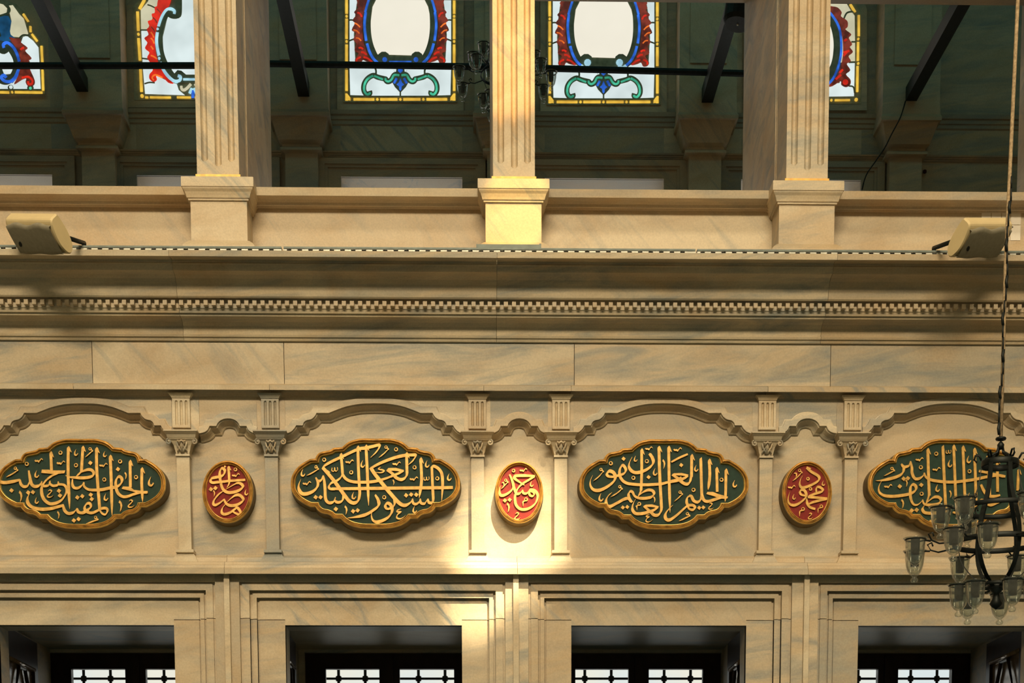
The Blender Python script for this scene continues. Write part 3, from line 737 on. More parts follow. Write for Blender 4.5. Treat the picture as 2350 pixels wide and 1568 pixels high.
def text_two(p):
    O = 1363
    p.pen([(545, 512), (590, 462), (700, 400), (840, 335), (1090, 218), (1240, 190), (1400, 152), (1440, 143)], 50, .8, .9); p.pen([(1350, 158), (1435, 143), (1428, 195), (1375, 270), (1292, 348)], 40, .7, .05)
    p.pen([(550, 500), (720, 700), (870, 905), (960, 1020), (1040, 1055), (1108, 1010), (1130, 900)], 56, .9, .9); p.alif(1100, 160, 1130, 910, 44, False, (1108, 520)); p.alif(1228, 145, 1268, 1095, 44, True, (1246, 560))
    p.poly([(575, 520), (632, 542), (672, 578), (620, 575)])
    p.alif(835, 275, 860, 590, 42); p.pen([(848, 540), (865, 610), (910, 675), (1000, 718), (1150, 730), (1300, 724), (1430, 702), (1560, 662), (1655, 622)], 46, .6, .6)
    p.pen([(860, 560), (838, 645), (770, 705), (690, 738), (648, 790), (665, 832), (740, 838)], 42, .3, .9)
    p.pen([(690, 832), (1200, 828), (1800, 821), (2400, 816), (2585, 812)], 50, .8, .9)
    p.pen([(868, 880), (872, 960), (850, 1022), (790, 1045), (742, 1018), (748, 960)], 44, .8, .2); p.pen([(752, 965), (715, 1035), (645, 1050), (595, 990), (585, 820), (572, 700), (555, 625)], 48, .3, .5)
    p.pen([(558, 625), (532, 690), (480, 712), (440, 655)], 44, .6, .2); p.pen([(440, 655), (475, 735), (462, 805), (400, 870), (300, 910), (220, 905), (178, 840), (175, 770), (210, 680)], 56, .4, .05)
    for x, y in ((440, 965), (515, 965), (755, 1148), (1025, 1183), (1095, 1170), (O + 490, 935), (O + 570, 922), (O + 650, 925)): p.dia(x, y)
    p.pen(R(O, [(-63, 512), (100, 425), (300, 350), (470, 310), (640, 302)]), 50, .8, .9); p.pen(R(O, [(560, 302), (643, 302), (600, 388), (520, 462)]), 38, .7, .05)
    p.pen(R(O, [(-63, 500), (0, 600), (150, 790), (300, 970), (400, 1068), (480, 1090), (560, 1045), (592, 985)]), 58, .9, .2)
    p.pen(R(O, [(592, 985), (600, 1055), (650, 1070), (700, 1030), (715, 985)]), 42, .4, .2); p.pen(R(O, [(712, 985), (720, 1050), (780, 1062), (832, 985)]), 42, .4, .2); p.pen(R(O, [(832, 985), (845, 1045), (890, 1050), (915, 1000), (905, 800), (893, 490)]), 46, .4, .9)
    p.pen(R(O, [(885, 500), (925, 478), (1000, 522), (1050, 605), (1062, 760), (1055, 900), (1045, 1025)]), 48, .8, .1)
    p.alif(O + 720, 345, O + 695, 975, 44, True, (O + 732, 700)); p.alif(O + 498, 262, O + 505, 590, 44)
    p.pen(R(O, [(505, 560), (500, 620), (460, 672), (400, 688), (330, 655), (270, 590), (190, 540)]), 50, .8, .7); p.poly(R(O, [(182, 545), (215, 508), (330, 505), (455, 538), (445, 568), (380, 560), (300, 550), (205, 555)]))
    p.pen(R(O, [(450, 548), (380, 588), (300, 622), (230, 650)]), 42, .9, .8)
    p.pen(R(O, [(265, 1140), (190, 1145), (165, 1095), (205, 1058), (255, 1095), (272, 1180), (220, 1270), (120, 1330), (30, 1352), (-30, 1322), (-52, 1250), (-40, 1190)]), 52, .5, .05)
    p.pen(R(O, [(300, 985), (312, 1060), (280, 1125), (225, 1140)]), 40, .6, .7)
    p.pen(R(O, [(10, 935), (58, 1020), (55, 1100), (-40, 1180), (-150, 1240), (-300, 1275), (-425, 1290)]), 54, .5, .05); p.poly(R(O, [(-5, 935), (15, 915), (72, 985), (40, 968)]))
    for x, y in ((572, 377), (995, 575), (O + 333, 215), (O + 622, 497), (O + 978, 670), (O + 148, 965)): p.ring(x, y)
    for x, y in ((305, 742), (972, 405), (O + 345, 435), (O + 615, 672)): p.tilde(x, y)
    p.damma(450, 490, 298, 628); p.damma(O + 182, 180, O + 65, 345)
    for x, y in ((240, 595), (1175, 455), (1035, 950), (O + 820, 455), (O + 1165, 660), (O + 625, 1168)): p.hook(x, y)
    p.shadda(740, 525); p.shadda(O + 812, 668, .9); p.salif(915, 1160); p.salif(O + 295, 728, .6); p.ain(O + 400, 1232)
    p.pen(R(O, [(95, 490), (55, 520), (130, 540), (145, 560), (90, 580), (10, 575)]), 24, .3, .3)
def text_three(p):
    O = 1363
    p.pen([(610, 645), (525, 640), (495, 600), (540, 555), (600, 580), (627, 645), (600, 720), (500, 800), (380, 855), (285, 845), (238, 780), (240, 700), (275, 618)], 54, .6, .05)
    p.pen([(600, 640), (690, 620), (765, 590), (792, 530), (745, 462), (702, 520), (695, 610), (730, 690), (810, 745), (960, 766), (1120, 770), (1300, 760), (O + 20, 748), (O + 130, 715), (O + 220, 690), (O + 300, 650)], 46, .8, .7)
    p.pen([(1165, 285), (1205, 345), (1222, 415), (1180, 485), (1080, 550), (960, 580), (885, 555), (842, 490), (850, 420), (892, 332)], 52, .9, .05); p.poly([(1145, 300), (1165, 268), (1230, 330), (1195, 322)])
    p.alif(1040, 205, 1030, 860, 42, False, (1040, 600)); p.pen([(1036, 840), (1010, 905), (985, 950)], 40, .9, .1)
    p.pen([(985, 950), (1060, 885), (1150, 850), (1215, 868), (1232, 915), (1180, 965), (1070, 982), (985, 975), (930, 945), (895, 885)], 46, .3, .6)
    p.pen([(930, 945), (900, 890), (868, 872), (835, 915), (848, 985), (890, 1045)], 44, .4, .9); p.pen([(870, 1035), (830, 985), (765, 995), (650, 1058), (545, 1108), (492, 1085), (485, 1010), (520, 940), (578, 888)], 52, .6, .05)
    p.alif(1310, 165, 1350, 1130, 46, False, (1322, 620)); p.pen([(1348, 1100), (1345, 1170), (1305, 1235), (1240, 1245), (1175, 1190), (1075, 1105)], 50, .9, .7)
    p.poly([(1062, 1105), (1105, 1080), (1200, 1075), (1308, 1105), (1295, 1135), (1200, 1118), (1120, 1115), (1080, 1122)]); p.pen([(1295, 1118), (1235, 1162), (1150, 1195), (1050, 1218), (950, 1220), (898, 1165), (902, 1080), (948, 988)], 48, .9, .1)
    for x, y in ((757, 362), (1148, 650), (745, 1125), (815, 1118), (O + 295, 462), (O + 577, 1130), (O + 640, 1125)): p.dia(x, y, 34)
    for x, y in ((557, 433), (910, 660), (1120, 400), (O + 487, 848), (O + 925, 690)): p.ring(x, y)
    p.damma(408, 530, 285, 712); p.damma(702, 800, 555, 962); p.damma(O + 282, 885, O + 185, 1032); p.damma(O + 397, 1222, O + 258, 1338)
    for x, y, k in ((945, 372, .8), (1250, 580, 1), (403, 980, 1.1), (O + 530, 522, .9), (O + 1132, 765, 1)): p.hook(x, y, k)
    p.tilde(1155, 198, .9); p.tilde(O + 242, 215); p.salif(1240, 1000, .7); p.salif(O + 25, 440); p.meem(995, 1068, 965, 1172); p.ain(1150, 1300, .75); p.sha(O + 760, 1102, .85)
    p.alif(O + 100, 165, O + 120, 1210, 44, True, (O + 105, 640)); p.pen(R(O, [(140, 415), (260, 350), (398, 290)]), 36, .8, .9)
    p.alif(O + 460, 295, O + 455, 650, 44); p.pen(R(O, [(456, 620), (430, 725), (375, 760), (305, 728), (240, 668), (155, 612)]), 50, .9, .7)
    p.poly(R(O, [(142, 625), (180, 590), (300, 585), (410, 612), (395, 640), (300, 625), (210, 620)])); p.pen(R(O, [(400, 628), (340, 668), (250, 700), (120, 728)]), 46, .9, .8)
    p.alif(O + 603, 345, O + 617, 940, 44, False, (O + 608, 640), False); p.pen(R(O, [(617, 920), (600, 1000), (548, 1040), (490, 1018), (455, 950), (420, 945)]), 48, .9, .8); p.pen(R(O, [(620, 930), (650, 1008), (712, 1030), (800, 1005), (920, 968), (1022, 968)]), 48, .9, .6)
    p.alif(O + 735, 365, O + 715, 850, 44, True, (O + 742, 640)); p.alif(O + 850, 495, O + 858, 880, 42); p.alif(O + 995, 520, O + 983, 1032, 42, True, (O + 992, 800))
    p.poly(R(O, [(705, 880), (790, 880), (870, 912), (1030, 958), (1005, 992), (900, 985), (800, 945), (688, 915)]))
    p.pen(R(O, [(440, 942), (395, 965), (380, 1030), (400, 1085), (480, 1090), (510, 1130), (470, 1162), (415, 1140), (395, 1085)]), 44, .6, .6); p.pen(R(O, [(410, 1082), (330, 1150), (220, 1250), (115, 1318), (55, 1300), (48, 1230), (100, 1150), (168, 1085)]), 52, .7, .05)
def text_four(p):
    O = 1158
    p.pen([(605, 440), (642, 505), (625, 580), (560, 632), (430, 675), (300, 700), (203, 706)], 50, .4, .05); p.pen([(600, 450), (650, 490), (720, 470), (748, 405)], 44, .5, .4); p.pen([(745, 400), (768, 500), (772, 590), (812, 668), (875, 675), (940, 632), (962, 582)], 46, .5, .2)
    p.pen([(960, 580), (985, 645), (1060, 690), (1200, 716), (1400, 728), (1560, 712), (1740, 688), (1940, 645), (2120, 622), (2230, 640)], 46, .5, .8)
    p.pen([(292, 715), (252, 800), (258, 880), (330, 935), (460, 950), (600, 938), (745, 908), (822, 858), (832, 800), (792, 765), (752, 800), (742, 900), (755, 1000), (795, 1075), (855, 1082), (912, 1040), (936, 1000)], 48, .2, .2)
    p.pen([(935, 1000), (960, 1068), (1050, 1085), (1170, 1070), (1222, 1012), (1190, 965), (1120, 962), (1060, 1000), (985, 1062)], 46, .4, .3)
    p.alif(1018, 200, 1040, 940, 44, False, (1026, 560)); p.pen([(1040, 920), (1015, 1000), (988, 1062)], 40, .9, .1); p.alif(1255, 155, 1300, 1180, 44, False, (1272, 620), False)
    p.pen([(962, 1095), (935, 1150), (965, 1202), (1060, 1215), (1170, 1205), (1320, 1180)], 48, .4, .6)
    for x, yt, xb, yb in ((265, 145, 298, 1040), (410, 160, 445, 1140), (590, 195, 615, 1060), (795, 305, 830, 960), (945, 350, 952, 880), (1280, 520, 1265, 860)): p.alif(O + xt_(x), yt, O + xb, yb, 42)
    p.poly(R(O, [(665, 535), (790, 560), (1050, 620), (1040, 660), (800, 600), (655, 572)]))
    p.pen(R(O, [(690, 765), (740, 870), (800, 940), (900, 950), (990, 930)]), 46, .8, .6); p.pen(R(O, [(500, 1070), (560, 1112), (640, 1070), (700, 1010), (780, 1060), (850, 1085), (950, 1050), (1100, 980)]), 48, .6, .5)
    p.pen(R(O, [(445, 1110), (420, 1190), (360, 1215), (250, 1200)]), 44, .8, .6)
    for x, y in ((890, 368), (1155, 522), (400, 788), (1110, 1322)): p.tilde(x, y, .95)
    for x, y in ((908, 495), (1148, 283), (920, 910), (O + 510, 557)): p.ring(x, y)
    for x, y in ((640, 675), (705, 668), (578, 795), (915, 773), (765, 1172), (843, 1163)): p.dia(x, y)
    p.damma(462, 515, 330, 632); p.salif(685, 740, .8); p.salif(625, 1062, 1); p.salif(O + 215, 910, .8)
    for x, y in ((1170, 835), (O + 205, 450), (O + 500, 385), (O + 510, 965)): p.hook(x, y)
    p.shadda(O + 185, 250, .85)
def xt_(x): return x
def oval_one(p):
    p.pen([(510, 640), (485, 520), (465, 360), (490, 265), (530, 238), (578, 285), (560, 362), (500, 412), (400, 432), (300, 455), (268, 510), (310, 550), (450, 540), (700, 512), (1025, 490)], 62, .9, .8)
    p.pen([(487, 540), (515, 645), (565, 722), (650, 765), (770, 758), (905, 710), (972, 640), (930, 575), (850, 560), (760, 605), (605, 695)], 66, .8, .1)
    p.alif(660, 190, 678, 530, 52); p.pen([(676, 510), (668, 580), (625, 660)], 44, .9, .1)
    p.pen([(545, 735), (450, 800), (352, 920), (328, 1005), (365, 1040), (450, 1005), (560, 920)], 60, .2, .7); p.pen([(555, 905), (605, 1000), (700, 1052), (850, 1032), (970, 950), (965, 880), (890, 820), (800, 832), (720, 890), (628, 972)], 66, .6, .2)
    p.pen([(592, 1018), (525, 1110), (512, 1200), (560, 1240), (680, 1210), (790, 1135), (850, 1098), (915, 1180), (892, 1240), (810, 1215), (745, 1175)], 60, .3, .6)
    p.dia(275, 695, 50); p.dia(375, 670, 50); p.dia(582, 200, 26); p.salif(345, 782); p.ring(810, 262, 30, 20); p.tilde(822, 382, 1.3); p.hook(1047, 775, 1.15)
def oval_two(p):
    p.pen([(420, 372), (462, 462), (505, 600), (492, 680), (420, 760), (315, 820), (235, 828), (205, 765), (212, 660), (236, 608)], 62, .5, .05)
    p.pen([(975, 410), (800, 398), (610, 398), (530, 412), (530, 455), (620, 525), (745, 605)], 62, .7, .3)
    p.pen([(960, 418), (840, 490), (740, 550), (660, 610), (590, 700), (552, 800), (540, 900), (562, 1030), (645, 1120), (760, 1135), (885, 1090), (985, 1000), (1030, 885), (1028, 795), (970, 725), (885, 705), (845, 745), (865, 822), (922, 845), (960, 805), (930, 755), (850, 735)], 60, .9, .6)
    p.pen([(492, 560), (540, 720), (580, 792), (650, 778), (715, 700)], 58, .7, .1); p.pen([(705, 705), (715, 770), (775, 790), (850, 745)], 52, .4, .7)
    p.dia(320, 940, 48); p.dia(425, 925, 48); p.salif(397, 1085, 1.4); p.sha(592, 1275, 1.3); p.meem(772, 915, 716, 1072, 1.35); p.ring(508, 287, 28, 20); p.tilde(728, 272, 1.25); p.damma(345, 498, 238, 690, 1.3); p.hook(905, 590, 1.1)
    p.pen([(255, 555), (290, 550), (300, 600), (275, 660)], 26, .4, .1)
def oval_three(p):
    p.pen([(682, 225), (760, 300), (880, 372), (948, 430), (930, 510), (800, 592), (645, 652), (565, 655), (525, 590), (540, 490), (587, 398)], 62, .9, .05); p.poly([(665, 245), (685, 195), (780, 240), (735, 262)])
    p.pen([(645, 838), (560, 812), (530, 755), (572, 705), (635, 730), (668, 810), (650, 882), (545, 980), (425, 1040), (325, 1028), (275, 960), (278, 860), (318, 738)], 62, .6, .05)
    p.pen([(890, 765), (885, 690), (915, 648), (975, 655), (1028, 705), (1000, 748), (870, 790), (745, 838), (708, 868)], 58, .6, .8); p.pen([(700, 868), (850, 872), (1000, 888), (1128, 902)], 56, .8, .9)
    p.pen([(1112, 905), (960, 940), (805, 980), (715, 1025)], 54, .9, .7); p.pen([(677, 890), (690, 1000), (735, 1075), (805, 1110), (865, 1125)], 56, .3, .8)
    p.damma(530, 285, 370, 515, 1.35); p.pen([(400, 350), (445, 345), (455, 395), (435, 450)], 28, .5, .1); p.ring(705, 465, 27, 20); p.ring(760, 687, 27, 20); p.tilde(352, 642, 1.25); p.hook(402, 872, 1.05); p.hook(1042, 575, 1); p.meem(588, 1125, 524, 1295, 1.35); p.meem(988, 1068, 925, 1215, 1.3); p.sha(760, 1275, 1.1)
def panel(name, label, cat, group, x0, y0, sc, outline, text, field_mat, width, depth):
    yf, yb = -depth + .028, 0.0
    o = outline; w = width
    pr = [(-8, yf + .002), (-1, yf - .004), (w * .06, yf - .016), (w * .14, yf - .017), (w * .20, yf - .010), (w * .27, yf - .016), (w * .45, yf - .028), (w * .62, yf - .026), (w * .74, yf - .016), (w * .82, yf - .018), (w * .92, yf - .010), (w * .95, yf + .004)]
    prs = [(w * .95, yf + .004), (w * .96, yf + .03), (w * 1.02, yf + .04), (w * 1.06, -.02), (w * 1.12, -.016), (w * 1.13, 0.0)]
    def rings(q):
        out = []
        for d, y in q:
            oo = offset(o, d, True)
            out.append([(U(x0 + a / sc, y0 + b / sc, yf)[0], y, U(x0 + a / sc, y0 + b / sc, yf)[1]) for a, b in oo])
        return out
    c = U(x0 + sum(p[0] for p in o) / len(o) / sc, y0 + sum(p[1] for p in o) / len(o) / sc, yf)
    t = thing(name, label, cat, (c[0], 0, c[1]), group)
    m = MB(); m.loft(rings(pr[4:9]), True, (0, 0, 0)); fr = m.build('gilded_frame', 'gold', t)
    m = MB(); m.loft(rings(pr[:5]), True, (0, 0, 0)); m.build('inner_bead', 'bead', fr)
    m = MB(); m.loft(rings(pr[8:]), True, (0, 0, 0)); m.build('outer_bead', 'bead', fr)
    m = MB(); m.loft(rings(prs), True, (0, 0, 0)); m.build('frame_edge', 'edge', t)
    m = MB(); rg = rings([(-4, yf)])[0]; m.add(rg + [(p[0], 0.0, p[2]) for p in rg], [tuple(range(len(rg)))] + [(i, (i + 1) % len(rg), (i + 1) % len(rg) + len(rg), i + len(rg)) for i in range(len(rg))]); m.build('painted_field', field_mat, t)
    p = Pen(x0, y0, sc, yf + .002, yf - .011); text(p); p.mb.build('calligraphy', 'letter', t)
    return t
M['edge'] = simple('dark_gilt_edge', (0.17, 0.115, 0.045), 0.6, 0.2, 0.3, 14)
CO = cart_outline()
G1, G2 = 'green calligraphy cartouches', 'red calligraphy ovals'
panel('calligraphy_cartouche', 'green and gold calligraphy cartouche cut by the left edge of the photo', 'calligraphy panel', G1, -6, 1000, 6.815, CO, lambda p: None, 'green', 78, .14) if False else None
CARTS = [(0, 1000, -1375 + 1270, text_one, 'green calligraphy cartouche at the far left, its left tip cut by the photo edge'),
         (660, 1000, 0, text_two, 'green calligraphy cartouche with two long slanting gold strokes crossing a straight bar'),
         (1320, 1000, 0, text_three, 'green calligraphy cartouche with several tall separate strokes, right of the bright red oval'),
         (1980, 1000, 0, text_four, 'green calligraphy cartouche at the far right, partly behind the hanging chandelier')]
for (x0, y0, sh, fn, lab), (dx, dy) in zip(CARTS, ((0, 4), (0, 0), (12, 12), (28, 4))):
    o = [(x + sh + dx, y + dy) for x, y in CO]
    panel('calligraphy_cartouche', lab, 'calligraphy panel', G1, x0, y0, 6.815, o, fn, 'green', 76, .15)
panel('calligraphy_oval', 'small red calligraphy oval at the left, between the first and second green cartouches', 'calligraphy panel', G2, 455, 1050, 9.5, oval_outline(645, 756, 466, 590), oval_one, 'red', 96, .13)
panel('calligraphy_oval', 'small bright orange red calligraphy oval above the sun patch in the middle', 'calligraphy panel', G2, 1125, 1050, 9.5, oval_outline(630, 768, 448, 598), oval_two, 'red', 80, .13)
panel('calligraphy_oval', 'small dark red calligraphy oval at the right, between the third and fourth green cartouches', 'calligraphy panel', G2, 1780, 1050, 9.5, oval_outline(682, 775, 462, 604), oval_three, 'red', 86, .13)
# ================================================================== UPPER GALLERY
YB = 5.14
ZG = ZP0 - 0.12
struct('floor', MB().box(XL, XR, 0.3, YB + .5, ZG - .25, ZG), 'carpet').name = 'floor_gallery'
LOWH = [(-162, 121), (315, 590), (783, 1061), (1250, 1523), (1700, 1975)]
zlow = UZ(410, YB, 1150)
mb = MB()
hs = [(UX(a, YB, 415), UX(b, YB, 415), ZG, zlow) for a, b in LOWH]
wall_holes(mb, XL, XR, ZG, 13.2, YB, YB + 0.55, hs, [UX(p, YB, 300) for p in (215, 688, 1157, 1625, 2093)])
struct('wall_back', mb)
# moulded frames round the low windows of the back wall
for n, (a, b) in enumerate(LOWH):
    mb = MB(); sl = slab_rand(); q = 1 / 228.0
    x0, x1 = UX(a, YB, 415), UX(b, YB, 415)
    lv = [(50, 36, -.05), (34, 24, -.035), (28, 18, -.02), (0, 0, 0)]
    for k in range(3):
        so, to, y = lv[k]; si, ti, _ = lv[k + 1]
        mb.box(x0 - so * q, x1 + so * q, YB + y, YB + .01, zlow + ti * q, zlow + to * q, sl)
        mb.box(x0 - so * q, x0 - si * q, YB + y, YB + .01, ZG, zlow + ti * q, sl); mb.box(x1 + si * q, x1 + so * q, YB + y, YB + .01, ZG, zlow + ti * q, sl)
    struct('trim_%d' % tn, mb); tn += 1
# two string mouldings along the back wall
def bandz(rows, y): return [UZ(r, y, 900) for r in rows]
for rows in ((258, 290), (352, 364)):
    mb = MB(); zt_, zb_ = bandz(rows, YB)
    h = zt_ - zb_
    pr = [(YB, zb_), (YB - .012, zb_ + h * .1), (YB - .015, zb_ + h * .35), (YB - .026, zb_ + h * .4), (YB - .03, zb_ + h * .65), (YB - .044, zb_ + h * .72), (YB - .05, zt_), (YB, zt_)]
    mb.ext_x(pr, XL, XR); struct('trim_%d' % tn, mb); tn += 1
# corbelled wall piers between the windows
PX = [215, 687, 1156, 1624, 2090]
pl = ['dark marble wall pier at the left behind the gallery, between the two leftmost stained windows', 'dark marble wall pier seen right of the left gallery column', 'dark marble wall pier mostly hidden behind the central column',
      'dark marble wall pier seen left of the right gallery column', 'dark marble wall pier at the far right with a thin black wire hanging beside it']
for px, lab in zip(PX, pl):
    y0 = YB - .32; x = UX(px, y0, 300); q = 1 / 236.0
    t = thing('wall_pier', lab, 'pier', (x, YB, ZG), 'corbelled piers on the gallery back wall'); sl = slab_rand()
    def rr(hw, y, row): 
        z = UZ(row, y, 900); return [(x - hw * q, YB, z), (x - hw * q, y, z), (x + hw * q, y, z), (x + hw * q, YB, z)]
    m = MB(); g = [(x - 36 * q, YB, ZG), (x - 36 * q, YB - .16, ZG), (x + 36 * q, YB - .16, ZG), (x + 36 * q, YB, ZG)]
    m.loft([g, rr(36, YB - .16, 352)], False, sl, False, True); m.build('lower_shaft', 'marble', t)
    m = MB(); m.loft([rr(36, YB - .16, 354), rr(39, YB - .18, 350), rr(45, YB - .21, 345), rr(46, YB - .21, 340), rr(41, YB - .19, 338), rr(41, YB - .19, 333), rr(48, YB - .24, 322), rr(58, YB - .3, 285), rr(61, YB - .32, 270), rr(66, YB - .35, 266), rr(67, YB - .35, 258), rr(64, YB - .33, 252), rr(64, YB - .33, 236)], False, sl, False, True); m.build('corbel', 'marble', t)
    m = MB(); m.box(x - 63 * q, x + 63 * q, YB - .32, YB, UZ(238, y0, 900), 11.5, sl); m.box(x - 40 * q, x + 40 * q, YB - .335, YB - .3, UZ(140, y0, 900), UZ(-40, y0, 900), sl); m.build('upper_shaft', 'marble', t)
# gallery vault and the lintel over the columns
struct('ceiling', MB().box(XL, XR, 0.3, YB + .5, 11.4, 11.6), 'plaster').name = 'ceiling_gallery'
zlin = UZ(5, 1.7, 1500)
mb = MB(); mb.box(XL, XR, 0.35, 1.7, zlin, ZT); mb.box(XL, XR, 0.15, 0.36, zlin + .6, ZT); struct('wall_lintel', mb)
# ------------------------------------------------------------------ stained glass windows
YGL = YB - .02
class Glass:
    def __init__(s, x0, y0, sc, cx): s.x0, s.y0, s.sc, s.cx = x0, y0, sc, cx; s.p = {}
    def pen(s, mat, lvl):
        if (mat, lvl) not in s.p: s.p[(mat, lvl)] = Pen(s.x0, s.y0, s.sc, YGL - .004, YGL - .012 - .004 * lvl)
        return s.p[(mat, lvl)]
    def mir(s, pts): return [(2 * s.cx - x, y) for x, y in pts]
    def rib(s, mat, lvl, pts, w, sym=True, n=5):
        q = catmull(pts, n)
        for pp in ((q, s.mir(q)) if sym else (q,)): s.pen(mat, lvl).ribbon(pp, [w] * len(pp))
    def poly(s, mat, lvl, pts, sym=True):
        for pp in ((pts, s.mir(pts)) if sym else (pts,)): s.pen(mat, lvl).poly(pp)
    def dot(s, mat, lvl, x, y, r, sym=True):
        for xx in ((x, 2 * s.cx - x) if sym else (x,)): s.poly(mat, lvl, [(xx + r * math.cos(k * math.pi / 5), y + r * math.sin(k * math.pi / 5)) for k in range(10)], False)
    def build(s, name, part_names):
        r = None; c = U(s.x0 + s.cx / s.sc, s.y0 + 700 / s.sc, YGL)
        t = bpy.data.objects.new(name, None); C.objects.link(t); t.location = (c[0], YGL, c[1]); t['kind'] = 'structure'
        for (mat, lvl), p in s.p.items(): p.mb.build(part_names.get(mat, mat), mat, t)
        return t
PN = {'lead': 'tracery', 'g_clear': 'clear_glass', 'g_pale': 'pale_glass', 'g_cream': 'cream_glass', 'g_blue': 'blue_glass', 'g_navy': 'navy_glass', 'g_sky': 'sky_blue_glass', 'g_green': 'green_glass', 'g_yellow': 'amber_glass', 'g_maroon': 'maroon_glass', 'g_red': 'red_glass', 'g_orange': 'orange_glass', 'marble': 'stone_surround'}
def lower_ornament(g, oy=0):
    o = lambda pts: [(x, y + oy) for x, y in pts]
    g.rib('lead', 2, o([(670, 1140), (545, 1110), (480, 1085), (400, 1130), (350, 1210), (345, 1300), (385, 1360), (430, 1345), (425, 1310)]), 74)
    g.rib('g_green', 3, o([(620, 1142), (545, 1112), (490, 1092)]), 26); g.rib('g_green', 3, o([(478, 1088), (400, 1135), (355, 1212), (350, 1300), (385, 1355), (425, 1350), (432, 1330)]), 30)
    g.rib('lead', 2, o([(650, 1130), (685, 1172), (740, 1150), (790, 1078), (860, 1085)]), 80); g.rib('g_green', 3, o([(655, 1120), (660, 1155), (700, 1172), (745, 1140), (780, 1080), (855, 1085)]), 28)
    g.poly('lead', 2, o([(770, 1005), (800, 1045), (735, 1150), (790, 1250), (870, 1335), (950, 1250), (1005, 1150), (940, 1045), (970, 1005), (935, 1045), (922, 960), (818, 960), (805, 1045)]), False)
    g.poly('g_blue', 3, o([(840, 985), (900, 985), (905, 1020), (870, 1050), (835, 1020)]), False)
    g.poly('g_blue', 3, o([(870, 1125), (895, 1190), (925, 1215), (890, 1240), (885, 1285), (870, 1305), (855, 1285), (850, 1240), (815, 1215), (845, 1190)]), False)
    g.rib('g_blue', 3, o([(818, 1125), (778, 1198)]), 32)
    g.rib('lead', 2, o([(500, 960), (520, 1020), (515, 1090)]), 26); g.rib('lead', 2, o([(870, 1320), (870, 1400)]), 22, False)
def yellow_border(g, xc, segs_, circ, yb, bsegs, bcirc, w=36, cw=17):
    for a, b in segs_: g.rib('g_yellow', 3, [(xc, a), (xc, b)], w)
    for y in circ: g.dot('g_yellow', 3, xc, y, cw)
    for a, b in bsegs: g.rib('g_yellow', 3, [(a, yb), (b, yb)], w * .85)
    for x in bcirc: g.dot('g_yellow', 3, x, yb, cw)
REDA = [(330, -160), (270, -100), (290, -50), (240, 0), (260, 40), (238, 72), (264, 108), (205, 172), (232, 215), (182, 290), (216, 332), (170, 432), (238, 470), (192, 568), (240, 620), (210, 722), (274, 762), (216, 858), (240, 910), (300, 915), (330, 860), (380, 880), (470, 895), (400, 795), (345, 620), (322, 400), (335, 210), (380, 40), (440, -80)]
def window_a(name, x0, y0, curl, amber_right):
    g = Glass(x0, y0, 6.271, 870)
    g.poly('lead', 0, [(50, -700), (1690, -700), (1690, 1475), (50, 1475)], False)
    g.poly('g_clear', 1, [(445, 300), (470, 100), (540, -40), (1200, -40), (1270, 100), (1310, 300), (1305, 500), (1270, 640), (1210, 800), (540, 780), (470, 620), (440, 460)], False)
    g.poly('g_pale', 1, [(130, -700), (400, -700), (250, 0), (220, 200), (200, 500), (220, 860), (140, 895)]); g.poly('g_pale', 1, [(135, 870), (330, 860), (480, 900), (870, 900), (870, 1390), (150, 1365)])
    g.rib('lead', 2, [(480, -160), (420, 0), (395, 180), (388, 380), (405, 560), (450, 720), (520, 850), (590, 905)], 112)
    g.rib('g_blue', 3, [(420, -20), (390, 80), (365, 170)], 32); g.rib('g_blue', 3, [(372, 175), (356, 300), (357, 420), (378, 585)], 36); g.rib('g_blue', 3, [(390, 625), (425, 740), (480, 840), (545, 905)], 36)
    g.poly('g_maroon', 3, catmull(REDA, 3, True)); g.poly('marble', -1, [(-40, -700), (1780, -700), (1780, 1600), (-40, 1600)], False)
    for a in (((250, 180), (290, 195), (315, 240)), ((270, 690), (300, 685), (335, 705)), ((305, 750), (345, 755), (385, 785)), ((340, 820), (400, 840), (460, 890)), ((240, 890), (245, 850), (300, 820))):
        g.rib('g_red', 4, list(a), 24, True, 4)
    for a in (((210, 330), (250, 350), (290, 390)), ((195, 430), (240, 440), (280, 480)), ((230, 545), (270, 550), (305, 585))): g.rib('g_orange', 4, list(a), 17, True, 4)
    if curl:
        g.dot('lead', 2, 620, 830, 95); g.dot('g_sky', 4, 640, 860, 50); g.rib('g_sky', 4, [(545, 905), (600, 940), (650, 900)], 44); g.poly('lead', 2, [(560, 850), (1180, 850), (1180, 960), (560, 960)], False)
    else:
        g.dot('lead', 2, 630, 830, 90); g.dot('g_blue', 4, 645, 855, 34); g.poly('lead', 2, [(560, 820), (1180, 820), (1180, 935), (560, 935)], False); g.rib('g_blue', 4, [(710, 890), (1030, 890)], 26, False)
    g.rib('lead', 2, [(120, 292), (160, 286), (210, 292)], 20); g.rib('lead', 2, [(120, 592), (165, 575), (205, 560)], 20)
    lower_ornament(g)
    for xx in (130, 60): g.rib('lead', 2, [(xx, -700), (xx, 1470)], 18)
    g.rib('lead', 2, [(60, 1390), (1680, 1390)], 24, False); g.rib('lead', 2, [(60, 1462), (1680, 1462)], 22, False)
    yellow_border(g, 96, [(-600, -120), (-60, 190), (268, 552), (640, 905), (1005, 1300)], (230, 592, 962), 1427, [(195, 490), (580, 828), (912, 1160), (1245, 1528)], (540, 870, 1202))
    g.poly('g_yellow', 3, [(78, 1345), (105, 1345), (150, 1405), (150, 1442), (78, 1442)])
    return g.build(name, PN)
window_a('window_1', 780, 0, False, True)
window_a('window_2', 1246.4, 6, True, True)
